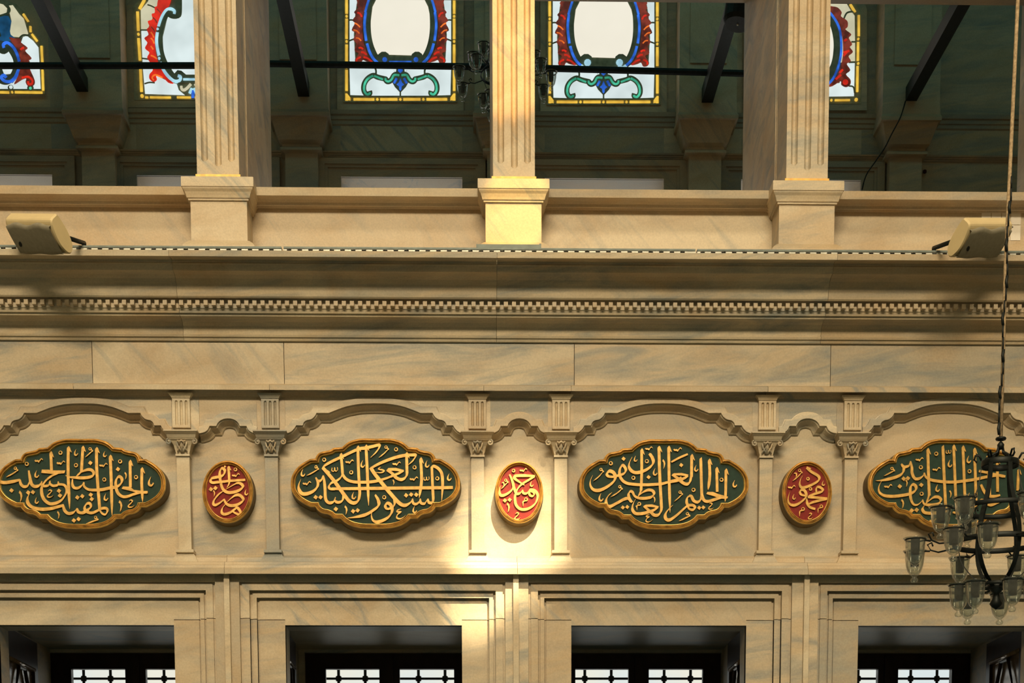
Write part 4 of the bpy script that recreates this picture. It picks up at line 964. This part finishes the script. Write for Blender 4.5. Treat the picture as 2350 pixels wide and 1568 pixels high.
# third design, half hidden behind the left column
g = Glass(300, 0, 6.53, 930)
g.poly('marble', -1, [(-60, 60), (200, -200), (400, -600), (1460, -600), (1660, -200), (1920, 60), (1920, 1610), (-60, 1610)], False)
g.poly('lead', 0, [(30, 100), (240, -120), (400, -500), (1460, -500), (1620, -120), (1830, 100), (1830, 1500), (50, 1500)], False)
g.poly('g_cream', 1, [(150, 150), (260, 20), (300, -100), (480, -100), (400, 60), (330, 260), (250, 440), (155, 440)]); g.poly('g_pale', 1, [(158, 465), (260, 440), (330, 700), (330, 1100), (560, 1220), (690, 1260), (720, 1350), (810, 1425), (215, 1405), (180, 1000)])
g.poly('g_pale', 1, [(560, 230), (700, 260), (720, -200), (1150, -200), (1160, 260), (1300, 230), (1400, 600), (1340, 900), (1240, 1100), (1040, 1115), (820, 1115), (610, 1090), (500, 860), (465, 620)], False)
g.rib('lead', 2, [(720, -150), (720, 180), (690, 230), (620, 230), (540, 200), (480, 330), (440, 480), (435, 620), (450, 780), (500, 930), (590, 1090), (660, 1160), (740, 1120)], 92); g.poly('lead', 2, [(640, 1120), (700, 1050), (760, 1060), (830, 1120), (1030, 1120), (1030, 1240), (640, 1240)])
g.poly('g_red', 3, catmull([(600, -60), (440, -60), (400, 40), (395, 90), (358, 110), (362, 190), (313, 210), (326, 290), (255, 318), (280, 395), (240, 440), (266, 520), (203, 572), (250, 640), (213, 722), (280, 785), (246, 862), (292, 940), (332, 1045), (283, 1110), (280, 1180), (340, 1225), (392, 1190), (380, 1135), (480, 1155), (560, 1235), (640, 1245), (530, 1150), (440, 1000), (395, 880), (365, 720), (358, 560), (388, 400), (430, 270), (485, 170), (570, 85)], 3, True))
for a in (((300, 480), (330, 520), (345, 560)), ((300, 570), (330, 600), (350, 650)), ((300, 690), (325, 720), (335, 740)), ((300, 830), (350, 850), (390, 880)), ((345, 1200), (320, 1160), (370, 1120), (470, 1160))): g.rib('g_orange', 4, list(a), 20, True, 4)
for a in (((305, 400), (340, 440), (360, 480)), ((330, 260), (370, 300), (390, 340)), ((390, 130), (430, 170), (450, 200))): g.rib('g_maroon', 4, list(a), 16, True, 4)
g.rib('g_sky', 3, [(650, 205), (655, 160), (600, 128), (530, 150), (465, 250), (415, 392)], 38); g.rib('g_sky', 3, [(398, 482), (386, 600), (398, 720), (422, 828)], 44); g.rib('g_sky', 3, [(440, 930), (480, 1030), (560, 1140), (650, 1212), (730, 1205), (745, 1150), (705, 1135)], 44)
g.dot('g_sky', 3, 403, 432, 18); g.dot('g_sky', 3, 427, 872, 20); g.rib('g_sky', 3, [(785, 1188), (1075, 1188)], 34, False); g.rib('g_cream', 3, [(755, 1285), (762, 1330), (800, 1345), (850, 1310), (900, 1255)], 36); g.rib('g_sky', 3, [(915, 1320), (880, 1395)], 36); g.rib('g_blue', 3, [(935, 1350), (930, 1460)], 40, False)
g.rib('lead', 2, [(250, 70), (300, 85), (360, 115)], 18); g.rib('lead', 2, [(140, 448), (250, 450)], 20); g.rib('lead', 2, [(160, 872), (260, 885)], 20); g.rib('lead', 2, [(205, 1255), (280, 1235), (360, 1240)], 20)
for a, b in (((100, 170), (112, 455)), ((115, 570), (138, 900)), ((145, 1030), (160, 1370)), ((205, -10), (130, 130))): g.rib('g_yellow', 3, [a, b], 40)
g.dot('g_yellow', 3, 114, 508, 20); g.dot('g_yellow', 3, 168, 1435, 26)
for a, b in ((215, 262), (285, 600), (690, 900)): g.rib('g_yellow', 3, [(a, 1455), (b, 1458)], 26)
g.build('window_3', PN)
# fourth design, right of the right column
g = Glass(1650, 0, 3.357, 664.7)
g.poly('marble', -1, [(190, 70), (260, -100), (1070, -100), (1140, 70), (1140, 850), (190, 850)], False)
g.poly('lead', 0, [(240, 90), (300, -60), (1030, -60), (1096, 90), (1096, 800), (240, 800)], False)
g.poly('g_cream', 1, [(860, -40), (985, 30), (1020, 90), (1045, 120), (1048, 330), (1048, 480), (930, 480), (930, 100), (860, 60)]); g.poly('g_pale', 1, [(1046, 480), (1040, 740), (664.7, 745), (664.7, 660), (930, 640), (960, 480)])
g.poly('g_clear', 1, [(664.7, 60), (820, 100), (880, 220), (890, 340), (875, 470), (830, 560), (664.7, 600)])
g.rib('lead', 2, [(820, 90), (880, 180), (908, 290), (910, 390), (893, 490), (845, 600), (800, 640)], 56)
g.poly('g_maroon', 3, catmull([(820, 40), (868, 48), (915, 58), (946, 95), (940, 126), (988, 160), (992, 205), (974, 226), (1020, 264), (1000, 292), (1026, 340), (1008, 362), (1032, 400), (998, 432), (1016, 470), (984, 492), (1012, 540), (978, 572), (1012, 612), (1012, 650), (980, 670), (943, 652), (938, 624), (875, 662), (840, 662), (905, 600), (942, 500), (957, 400), (950, 280), (920, 190), (880, 120), (830, 70)], 3, True))
for a in (((965, 315), (985, 300)), ((960, 405), (1005, 390)), ((960, 430), (985, 400)), ((930, 560), (955, 535)), ((900, 610), (940, 575))): g.rib('g_red', 4, list(a), 16, True, 4)
g.dot('g_red', 4, 975, 632, 22)
g.rib('g_blue', 3, [(830, 75), (868, 112), (915, 185), (938, 270), (942, 400), (920, 510), (882, 600), (830, 660)], 17)
g.rib('lead', 2, [(960, 150), (985, 100), (1030, 90), (1048, 105)], 13); g.rib('lead', 2, [(1020, 322), (1050, 322)], 12); g.rib('lead', 2, [(1000, 480), (1050, 478)], 12); g.rib('lead', 2, [(1000, 662), (1035, 670), (1045, 715)], 11)
for a, b in (((1078, 115), (1078, 275)), ((1073, 322), (1071, 465)), ((1069, 508), (1066, 705)), ((1012, 30), (1050, 92))): g.rib('g_yellow', 3, [a, b], 17)
for y in (298, 487): g.dot('g_yellow', 3, 1074, y, 9)
g.dot('g_yellow', 3, 1058, 766, 13); g.rib('g_yellow', 3, [(893, 770), (1010, 769)], 13); g.dot('g_yellow', 3, 867, 770, 9)
g.build('window_4', PN)
# fifth design with a stepped head, at the left edge
g = Glass(0, 0, 6.815, -164)
g.poly('lead', 0, [(-160, -60), (120, 20), (250, 60), (400, 210), (470, 380), (530, 520), (640, 650), (690, 720), (705, 1475), (-160, 1475)])
g.poly('g_cream', 1, [(-164, 60), (-60, 40), (50, 70), (110, 130), (100, 210), (20, 250), (-164, 420)]); g.poly('g_cream', 1, [(125, 90), (200, 80), (300, 220), (370, 290), (410, 420), (440, 530), (340, 550), (300, 580), (180, 570), (155, 500), (180, 330)])
g.poly('g_pale', 1, [(-164, 820), (-20, 810), (80, 830), (150, 800), (200, 880), (220, 980), (200, 1150), (-164, 1180)]); g.poly('g_pale', 1, [(420, 560), (520, 640), (600, 740), (615, 980), (635, 1395), (-164, 1395), (-164, 1290), (200, 1300), (480, 1000), (330, 660), (360, 580)])
g.poly('g_navy', 2, [(-40, 285), (60, 240), (130, 250), (175, 330), (152, 470), (165, 540), (230, 590), (120, 650), (-40, 620), (20, 560), (-20, 430)])
g.rib('lead', 2, [(0, 760), (60, 790), (140, 740), (220, 840), (265, 960), (255, 1080), (200, 1200), (100, 1270), (0, 1240), (-60, 1150), (40, 1100)], 110)
g.rib('g_blue', 3, [(60, 745), (50, 690), (110, 665), (190, 720), (255, 820), (300, 960)], 42); g.rib('g_blue', 3, [(292, 1080), (240, 1200), (160, 1272), (70, 1265), (20, 1210), (60, 1175), (95, 1215)], 46)
g.poly('g_maroon', 3, catmull([(140, 590), (240, 600), (310, 600), (330, 665), (430, 745), (392, 795), (492, 905), (440, 955), (470, 1085), (540, 1250), (525, 1330), (440, 1345), (400, 1285), (410, 1225), (340, 1245), (220, 1315), (285, 1180), (322, 960), (262, 760)], 3, True))
g.rib('g_red', 4, [(318, 778), (345, 755), (375, 745)], 30); g.rib('g_red', 4, [(440, 1270), (445, 1310), (495, 1310), (505, 1255), (440, 1200), (340, 1215)], 30)
g.dot('lead', 2, 165, 1370, 46); g.dot('g_pale', 3, 170, 1360, 28); g.dot('lead', 2, 475, 1375, 52); g.dot('g_green', 3, 475, 1378, 22)
g.rib('lead', 2, [(-40, 260), (110, 210), (150, 150), (110, 80)], 34); g.rib('lead', 2, [(300, 600), (360, 550), (450, 555)], 28); g.rib('lead', 2, [(0, 1405), (650, 1405)], 26)
for a, b in (((645, 715), (660, 978)), ((660, 1088), (672, 1410)), ((360, 215), (440, 330)), ((472, 405), (475, 495)), ((495, 530), (580, 640))): g.rib('g_yellow', 3, [a, b], 34)
for a, b in ((-20, 140), (230, 660)): g.rib('g_yellow', 3, [(a, 1438), (b, 1445)], 30)
g.dot('g_yellow', 3, 187, 1438, 17)
g.build('window_5', PN)
# ------------------------------------------------------------------ wooden windows in the lower openings
for i, (a, b) in enumerate(WIN):
    x0, x1 = WB[i]; y = YW
    c = (x0 + x1) / 2
    r = bpy.data.objects.new('window_%d' % (6 + i), None); C.objects.link(r); r.location = (c, y, 0); r['kind'] = 'structure'
    P = [(749 - 893, 872 - 893), (914 - 893, 1039 - 893)]
    q = 1 / (329 * .862)
    off = (a + b) / 2; c2 = UX((a + b) / 2, y, 1550)
    panes = [(c2 + p * q, c2 + p2 * q) for p, p2 in P]
    zt_ = UZ(1534.5, y, (a + b) / 2); zbm = 2.55  # panes end high; unseen wood below is added to cut daylight in the niche
    m = MB(); hs = [(u, v, zbm, zt_) for u, v in panes]
    wall_holes(m, x0 - .02, x1 + .02, 0.1, zwt + .01, y, y + .09, hs); m.build('frame', 'wood', r)
    for u, v in panes:
        f = MB(); e = .018
        f.box(u, u + .006, y - .01, y + .05, zbm, zt_); f.box(v - .006, v, y - .01, y + .05, zbm, zt_); f.box(u, v, y - .01, y + .05, zt_ - .006, zt_); fo = f.build('glazing_bead', 'wood', r)
        f = MB(); f.box(u, v, y + .04, y + .045, zbm, zt_); f.build('pane', 'pane', r)
    f = MB(); f.box(c2 - .03, c2 + .03, y - .02, y, 0.1, zt_ + .10); f.build('meeting_stile', 'wood', r)
    # iron grille outside the window
    gy = y + .75
    gz = UZ(1558, gy, (a + b) / 2)
    t = thing('iron_grille', ['iron window grille with square knots, outside the leftmost lower window', 'iron window grille with square knots, outside the second lower window', 'iron window grille with square knots, outside the third lower window beside the glaring sun', 'iron window grille with square knots, outside the rightmost lower window'][i], 'grille', (c2, gy, 0), 'iron grilles outside the lower windows')
    sg = 329 * (D / (D + gy)); st = 59.5 / sg; xg = UX([192, 777, 1342, 2090][i], gy, 1550)
    m = MB()
    k0 = [-2, -2, -2, -4][i]
    ks = range(k0, k0 + 9)
    for k in ks: m.tube([(xg + k * st, gy, 0.3), (xg + k * st, gy, 4.6)], .012, 8)
    for zz in (gz, gz - st, gz - 2 * st): m.tube([(xg + (ks[0] - .4) * st, gy, zz), (xg + (ks[-1] + .4) * st, gy, zz)], .010, 8)
    m.build('bars', 'iron', t)
    km = None
    for k in ks:
        if km is None:
            kn = MB(); kn.lathe([(0, -.028), (.022, -.020), (.028, 0), (.022, .020), (0, .028)], (xg + k * st, gy, gz), 8); km = kn.build('knot', 'iron', t); kx = xg + k * st
        else:
            o = km.copy(); C.objects.link(o); o.parent = t; o.location = (xg + k * st - kx, 0, 0)
# folded wooden shutters against the niche sides
def shutter(x, sgn, y0, y1, ztop, zp, label):
    t = thing('wooden_shutter', label, 'shutter', (x, (y0 + y1) / 2, 0.2), 'folded wooden shutters in the lower openings')
    xa, xb = (x, x + .035 * sgn); lo, hi = min(xa, xb), max(xa, xb)
    fw = .09
    m = MB(); m.box(lo, hi, y0, y0 + fw, 0.2, ztop); m.box(lo, hi, y1 - fw, y1, 0.2, ztop); m.box(lo, hi, y0 + fw, y1 - fw, zp, ztop); m.build('frame', 'wood', t)
    m = MB(); m.box(x + .004 * sgn if sgn > 0 else x - .012, x + .012 * sgn if sgn > 0 else x - .004, y0 + fw, y1 - fw, 0.2, zp); m.build('glossy_panel', 'shine', t)
    m = MB(); xs_ = x + .03 * sgn
    m.tube([(xs_, y0 + fw, zp), (xs_, y1 - fw, zp)], .016, 8); m.build('bright_bead', 'shine', t)
    m = MB(); w_ = (y1 - y0 - 2 * fw); ym = (y0 + y1) / 2
    for k in range(3):
        zz = zp - .03 - k * w_ * 1.15
        hexp = [(ym - w_ * .12, zz), (ym + w_ * .12, zz), (ym + w_ * .42, zz - w_ * .5), (ym + w_ * .12, zz - w_), (ym - w_ * .12, zz - w_), (ym - w_ * .42, zz - w_ * .5), (ym - w_ * .12, zz)]
        m.tube([(xs_, p, z) for p, z in hexp], .014, 6, None, False)
        for s_ in (-1, 1): m.tube([(xs_, ym + s_ * w_ * .42, zz - w_ * .5), (xs_, ym + s_ * w_ * .5, zz - w_ * .5)], .012, 6, None, False)
    m.build('hexagon_lattice', 'wood', t)
M['shine'] = simple('varnished_panel', (0.30, 0.19, 0.11), 0.16, 0.25, 0.35, 14)
shutter(NX[0][0], 1, .42, 1.30, ZN - .03, UZ(1522, .8, 40), 'folded dark shutter with hexagon lattice at the lower left corner')
shutter(NX[1][0], 1, .42, 1.30, ZN - .03, UZ(1508, .6, 675), 'folded dark shutter seen edge on, left side of the second lower opening')
shutter(NX[2][1], -1, .42, 1.30, ZN - .03, UZ(1514, .6, 1690), 'folded shutter with bright bead and lattice, right side of the third lower opening')
shutter(NX[3][1], -1, .42, 1.30, ZN - .03, UZ(1505, .8, 2320), 'folded dark shutter with hexagon lattice at the lower right corner')
# ================================================================== CHANDELIERS
def cup_meshes():
    q = 1 / 469.0
    prof = [(0, -78), (6, -77), (8, -73), (7.5, -69), (4.2, -65.5), (4.5, -63), (9, -59.5), (14.5, -51), (18, -38), (20, -21), (20.8, -5), (22, -1.5), (25, 0), (25.2, 1.6), (22.5, 2.2), (19.6, -3), (18.8, -21), (16.8, -37), (13, -49), (7, -56), (0, -58)]
    g = MB(); g.lathe([(r * q * 1.08, z * q * 0.90) for r, z in prof], (0, 0, 0), 20)
    b = MB(); b.lathe([(0, -34 * q), (9.5 * q, -34 * q), (10 * q, -30 * q), (10.5 * q, 0), (8 * q, 3 * q), (0, 3 * q)], (0, 0, 0), 12)
    return g, b
def chandelier(label, X, Y, zc, ztop, seed, rope_pts=None):
    q = 1 / 469.0
    t = thing('glass_chandelier', label, 'chandelier', (X, Y, zc), 'iron chandeliers with glass cups')
    zr_ = lambda row: zc + (1245 - row) * q * 0.93
    def at(r, a, row): return (X + r * q * math.sin(a), Y - r * q * math.cos(a), zr_(row))     # a = 0 faces the camera
    for nm, r, row, w in (('top_hoop', 40, 1062, 7), ('upper_hoop', 86, 1166, 5.5), ('middle_hoop', 98, 1246, 6), ('lower_hoop', 44, 1346, 4)):
        m = MB(); m.torus((X, Y, zr_(row)), r * q, 0, 40, 8, (1.6 * q, w * q)); m.build(nm, 'iron', t)
    for k in range(6):
        a = math.radians(-45 + 60 * k); m = MB()
        pts = catmull([(38, 1050), (41, 1085), (47, 1120), (62, 1160), (78, 1200), (85, 1240), (78, 1285), (54, 1322), (16, 1350)], 4)
        L = []; n = (math.cos(a), math.sin(a))
        rings = []
        for r, row in pts:
            p = at(r, a, row); w = 5.0 * q
            rings.append([(p[0] + n[0] * w, p[1] + n[1] * w, p[2]), (p[0] - n[0] * w, p[1] - n[1] * w, p[2]), (p[0] - n[0] * w + .004 * math.sin(a), p[1] - n[1] * w - .004 * math.cos(a), p[2]), (p[0] + n[0] * w + .004 * math.sin(a), p[1] + n[1] * w - .004 * math.cos(a), p[2])])
        m.loft(rings, True, None, True, True)
        ro = m.build('rib', 'iron', t)
        m = MB(); m.tube([at(40, a, 1052), at(46, a, 1040), at(54, a, 1040), at(56, a, 1050), at(50, a, 1056)], 2.6 * q, 6); m.build('scroll', 'iron', ro)
    m = MB()
    for k in range(4):
        a = math.radians(20 + 90 * k); m.tube([at(39, a, 1056), at(26, a, 1046), at(9, a, 1036), at(3, a, 1016)], 3.2 * q, 6)
    m.build('top_bracket', 'iron', t)
    m = MB(); m.torus((X, Y, zr_(1004)), 9 * q, 3.2 * q, 16, 6); 
    m.lathe([(0, zr_(1030)), (7 * q, zr_(1026)), (8 * q, zr_(1018)), (4 * q, zr_(1012)), (0, zr_(1008))], (X, Y, 0), 10); m.build('shackle', 'iron', t)
    m = MB(); m.lathe([(0, zr_(1404)), (9 * q, zr_(1398)), (15 * q, zr_(1390)), (9 * q, zr_(1378)), (7 * q, zr_(1366)), (17 * q, zr_(1354)), (20 * q, zr_(1346)), (8 * q, zr_(1338)), (0, zr_(1334))], (X, Y, 0), 14); m.build('leaf_finial', 'iron', t)
    tiers = [(86, 128, 1160, [12, -51, -95, -164, 70, 120]), (98, 195, 1243, [6.5, -23, -45, -82, -126, -171, 40, 75, 112, 150]), (20, 96, 1350, [4, -45, -74, -156, 37, 158, 100])]
    g0 = b0 = None
    for r0, r1, row, angs in tiers:
        for ad in angs:
            a = math.radians(ad + seed); m = MB()
            c = at(r1, a, row)
            m.tube([at(r0, a, row + 4), at((r0 + r1) / 2 - 8, a, row + 9), at(r1 - 38, a, row + 2), at(r1 - 30, a, row - 12), at(r1 - 40, a, row - 16), at(r1 - 43, a, row - 7)], 2.0 * q, 6)
            m.tube([at(r1 - 36, a, row + 4), at(r1 - 21, a, row + 2)], 2.2 * q, 6)
            m.torus((c[0], c[1], c[2] - 2 * q), 22 * q, 1.9 * q, 18, 6)
            m.build('arm', 'iron', t)
            if g0 is None:
                g, b = cup_meshes(); g0 = g.build('glass_cup', 'glass', None); b0 = b.build('lamp_holder', 'dark', None)
                go, bo = g0, b0
            else:
                go = g0.copy(); C.objects.link(go); bo = b0.copy(); C.objects.link(bo)
            go.parent = t; go.location = Vector(c) - t.location; bo.parent = go; bo.location = (0, 0, 0)
    if rope_pts:
        m = MB(); m.tube(rope_pts, 4.2 * q, 8); m.build('rope', 'rope', t)
        m = MB(); pr = [Vector(p) for p in rope_pts]
        zz = zr_(996); k = 0
        while zz < rope_pts[-1][2] - 0.02 and zz < zr_(428):
            u = (zz - pr[0].z) / (pr[-1].z - pr[0].z); base = pr[0].lerp(pr[-1], u)
            off = (6 + 2.5 * math.sin(k * .9)) * q
            L = 26 * q
            m.tube([(base.x - off, base.y - .012, zz), (base.x - off - (2 * q if k % 3 == 0 else 0), base.y - .012, zz + L * .5), (base.x - off, base.y - .012, zz + L)], 2.0 * q if k % 3 else 3.4 * q, 6)
            zz += L * 1.0; k += 1
        m.build('chain', 'iron', t)
    else:
        m = MB(); m.tube([(X, Y, zr_(1006)), (X, Y, ztop)], 3 * q, 8); m.build('hanging_rod', 'iron', t)
    return t
YN = -3.5
xn, zn = U(2293, 1245, YN)
rp_ = [(U(2297, 1004, YN)[0], YN, U(2297, 1004, YN)[1]), (U(2308, 600, YN)[0], YN, U(2308, 600, YN)[1]), (U(2336, 0, YN)[0], YN, U(2336, 0, YN)[1])]
p1, p2 = Vector(rp_[1]), Vector(rp_[2]); rp_.append(tuple(p1 + (p2 - p1) * ((ZT - p1.z) / (p2.z - p1.z))))
xr0, _ = U(2297, 1004, YN)
chandelier('black iron chandelier with clear glass cups in the right foreground, hanging on a long rope', xr0, YN, zn, ZT, 0, rp_)
YC2 = 4.15
xg2, zg2 = U(1157, 172, YC2)
chandelier('black iron chandelier with clear glass cups in the gallery, half hidden behind the central column', xg2, YC2, zg2, 11.4, 9)
# ================================================================== LOUDSPEAKERS
def speaker(px, row, sgn, label):
    y0 = -.70
    X0, Z0 = U(px, row, y0)                       # lower outer front corner
    s, c = math.sin(math.radians(33)), math.cos(math.radians(33))
    ex = Vector((c, -s, -.38 * s)).normalized()
    ed = Vector((.468, 1.1, -1.0)); ed = (ed - ex * ed.dot(ex)).normalized()
    n = ex.cross(ed); n = n if n.y < 0 else -n
    Wd, Hh, Dp = .405, .215, .075
    def p(u, v, w):                               # u along the width, v up the front, w behind the front
        q = ex * u - ed * v - n * w
        return (X0 + sgn * q.x, y0 + q.y, Z0 + q.z)
    t = thing('wall_loudspeaker', label, 'loudspeaker', p(Wd / 2, 0, .05), 'cream loudspeakers on the cornice')
    side = catmull([(0.0, .012), (Hh * .25, -.010), (Hh * .5, -.014), (Hh * .8, -.006), (Hh, .012), (Hh * 1.02, Dp * .7), (Hh * .97, Dp), (Hh * .5, Dp + .01), (.03, Dp), (-.01, Dp * .6)], 4, True)
    m = MB(); rings = []
    for u, k in ((0, .93), (.012, 1), (Wd - .012, 1), (Wd, .93)):
        rings.append([p(u, Hh / 2 + (v - Hh / 2) * k, Dp / 2 + (w - Dp / 2) * k) for v, w in side])
    m.loft(rings, True, None, True, True, False); m.build('body', 'cream', t)
    top = [(Wd * (.035 + .93 * i / 20), Hh * (.91 + .035 * math.cos(i / 20 * 4 * math.pi - math.pi * 1.0 + .35))) for i in range(21)]
    bot = [(Wd * (.035 + .93 * i / 20), Hh * (.05 - .015 * math.cos(i / 20 * 4 * math.pi - math.pi + .35))) for i in range(21)]
    def fw(v): 
        u = v / Hh
        return -.0165 - .006 * (1 - (2 * u - 1) ** 2)
    m = MB(); rings = []
    for k in range(9):
        f = k / 8; rings.append([p(a[0], b[1] + (a[1] - b[1]) * f, fw(b[1] + (a[1] - b[1]) * f)) for a, b in zip(top, bot)])
    edge = [p(a[0], a[1], .004) for a in top]
    m.loft([[p(b[0], b[1], .006) for b in bot]] + rings + [edge], False, None, False, False, True); m.build('grille', 'grille', t)
    ub = .10 if True else .1
    m = MB(); bx = Wd * (.16 if sgn > 0 else .84); rr = [(bx + .012 * math.cos(a) + .006 * math.sin(a), Hh * .36 + .017 * math.sin(a)) for a in (2 * math.pi * k / 12 for k in range(12))]
    m.loft([[p(u, v, fw(v) - .004) for u, v in rr], [p(u, v, 0) for u, v in rr]], True, None, True, False); m.build('badge', 'dark', t)
    m = MB()
    b0 = Vector(p(Wd * .93, Hh * .3, Dp)); bx_, by_ = b0.x + sgn * .035, -.585
    m.tube([tuple(b0), (bx_, by_, zcorn + .06), (bx_, by_, zcorn + .004)], .014, 8); m.box(bx_ - .04, bx_ + .04, by_ - .05, by_ + .05, zcorn, zcorn + .012)
    m.build('mounting_bracket', 'iron', t)
    return t
speaker(50, 582, 1, 'cream loudspeaker tilted down on the cornice at the left edge')
speaker(2285, 591, -1, 'cream loudspeaker tilted down on the cornice at the right, beside the hanging rope')
# ================================================================== CABLE TRAYS, METAL BAR, PAPERS
yt0 = -.43 * K
lab = ['slotted metal cable tray along the cornice edge, left length with the left loudspeaker', 'slotted metal cable tray along the cornice edge, middle length under the central pedestal', 'slotted metal cable tray along the cornice edge, right length with faint slots']
for (a, b), l in zip(((-700, 646), (651, 1596), (1600, 3000)), lab):
    x0, x1 = UX(a, yt0, 570), UX(b, yt0, 570)
    t = thing('cable_tray', l, 'cable tray', ((x0 + x1) / 2, yt0, zcorn), 'slotted cable trays on the cornice')
    m = MB(); st = 24.4 / 366; hs = []; x = x0 + .02
    h = .027
    while x < x1 - .05:
        hs.append((x, x + st * .42, zcorn + .002, zcorn + .013)); x += st
    wall_holes(m, x0, x1, zcorn, zcorn + h, yt0, yt0 + .004, hs)
    m.build('slotted_face', 'steel', t)
    m = MB(); m.box(x0, x1, yt0 - .006, yt0 + .05, zcorn + h * .60, zcorn + h); m.build('lid', 'lid', t)
    m = MB(); m.box(x0, x1, yt0 + .012, yt0 + .045, zcorn + .001, zcorn + h * .6); m.build('slot_shade_liner', 'dark', t)  # near black box put in as the shade behind the slots
yb_ = YD - .06
x0, z0 = U(1093, 569.5, yb_ - .09); x1, z1 = U(1242, 560, yb_ - .09)
tb = MB(); tb.box(x0, x1, yb_ - .09, yb_ - .02, z0, z0 + .022); tb.box(x0, x1, yb_ - .085, yb_ - .02, z0 + .022, z0 + .026); tb.box(x1 - .012, x1, yb_ - .092, yb_ - .018, z0 - .003, z0 + .029); tb.box(x0 + .05, x0 + .09, yb_ - .07, yb_ - .03, zcorn - .005, z0); tb.box(x1 - .10, x1 - .06, yb_ - .07, yb_ - .03, zcorn - .005, z0)
tag(tb.build('metal_bar', 'lid'), 'grey metal bar lying along the foot of the yellow lit pedestal', 'bar')
cols = [(2252, 2273), (2275.5, 2296.5), (2299, 2317), (2319.5, 2342)]; rws = [(484, 516), (517.5, 552)]
names = [['upper white paper sheet on the right parapet, first from the left', 'upper white paper sheet on the right parapet, second from the left', 'upper white paper sheet on the right parapet just left of the rope', 'upper white paper sheet on the right parapet, right of the rope'], [None, None, 'lower white paper sheet on the right parapet just left of the rope', 'lower white paper sheet on the right parapet, right of the rope']]
for j, (r0, r1) in enumerate(rws):
    for i, (a, b) in enumerate(cols):
        if not names[j][i]: continue
        x0, x1 = UX(a, YP, 515), UX(b, YP, 515); zz1, zz0 = UZ(r0, YP, 2300), UZ(r1, YP, 2300)
        t = thing('paper_sheet', names[j][i], 'paper', ((x0 + x1) / 2, YP - .002, zz0), 'paper sheets pinned to the parapet')
        m = MB(); m.box(x0, x1, YP - .0035, YP, zz0, zz1); m.build('sheet', 'paper', t)
        m = MB(); m.lathe([(0, -.001), (.004, -.0005), (.004, .001), (0, .002)], (0, 0, 0), 8); m2 = MB()
        m2.v = [(x0 + .012 + v[0], YP - .005 - v[2], zz1 - .012 + v[1]) for v in m.v]; m2.f = m.f; m2.s = m.s; m2.sm = m.sm
        m2.build('pin', 'dark', t)
# ================================================================== IRON BARS AND BEAMS IN THE GALLERY
tiebars = [((-120, 151), (470, 150.5), 'horizontal black iron tie bar crossing the leftmost gallery bay'), ((560, 145.5), (1150, 154), 'horizontal black iron tie bar crossing the second gallery bay, in front of a stained window'), ((1180, 155), (1760, 170), 'horizontal black iron tie bar crossing the third gallery bay, touching the slanting beam')]
yb2 = 4.50
for (a, ra), (b, rb), l in tiebars:
    p, q_ = U(a, ra, yb2), U(b, rb, yb2)
    m = MB(); m.tube([(p[0], yb2, p[1]), (q_[0], yb2, q_[1])], .03, 8, (.026, .030), False)
    tag(m.build('tie_bar', 'iron'), l, 'iron bar', 'horizontal iron tie bars of the gallery')
beams = [(189, 203, 'black iron beam slanting down over the leftmost gallery bay'), (697, 214, 'black iron beam seen just right of the left gallery column'), (1623, 228, 'black iron beam seen left of the right gallery column, under the black spotlight'), (2091, 224, 'black iron beam slanting over the dark wall at the far right, with cable ties')]
ye = YB - .34
for px, row, l in beams:
    x, z = U(px, row, ye)
    m = MB(); m.box(x - .052, x + .052, .9, ye, z - .03, z + .09)
    tag(m.build('iron_beam', 'iron'), l, 'iron beam', 'iron beams from the columns to the back wall')
# black spotlight hanging beside the right pier
ys = 2.3
xs_, zs_ = U(1694, 48, ys)
t = thing('cylinder_spotlight', 'black cylindrical spotlight hanging at the top beside the right gallery column', 'spotlight', (xs_, ys, zs_))
ax = Vector((.16, .12, 1)).normalized(); e1 = ax.orthogonal().normalized(); e2 = ax.cross(e1)
def tilted(prof, nm, mat):
    m = MB(); rings = [[tuple(Vector((xs_, ys, zs_)) + ax * h + (e1 * math.cos(2 * math.pi * k / 24) + e2 * math.sin(2 * math.pi * k / 24)) * r) for k in range(24)] for r, h in prof]
    m.loft(rings, True, None, True, True, False); m.build(nm, mat, t)
tilted([(.100, -.03), (.118, .0), (.118, .17)], 'housing', 'iron'); tilted([(.128, .17), (.130, .19), (.130, .42), (.11, .45)], 'cap', 'dark'); tilted([(.012, .45), (.012, 1.85)], 'stem', 'iron'); tilted([(.006, -.036), (.010, -.03)], 'lens_screw', 'steel')
# thin wire on the far right pier, small dark red knob on the wall
yw = YB - .37
w = MB(); w.tube([(U(a, b, yw)[0], yw, U(a, b, yw)[1]) for a, b in catmull([(2078, 232), (2066, 270), (2045, 310), (2030, 340), (2008, 372), (1988, 402), (1978, 436)], 4)], .006, 6)
tag(w.build('hanging_wire', 'iron'), 'thin black wire drooping beside the far right wall pier', 'wire')
xk, zk = U(2123, 393, YB - .03)
w = MB(); w.lathe([(0, -.02), (.016, -.012), (.018, 0), (.016, .012), (0, .02)], (xk, YB - .02, zk), 12)
tag(w.build('wall_sensor', 'darkred'), 'small round dark red sensor on the dark back wall at the far right', 'sensor')
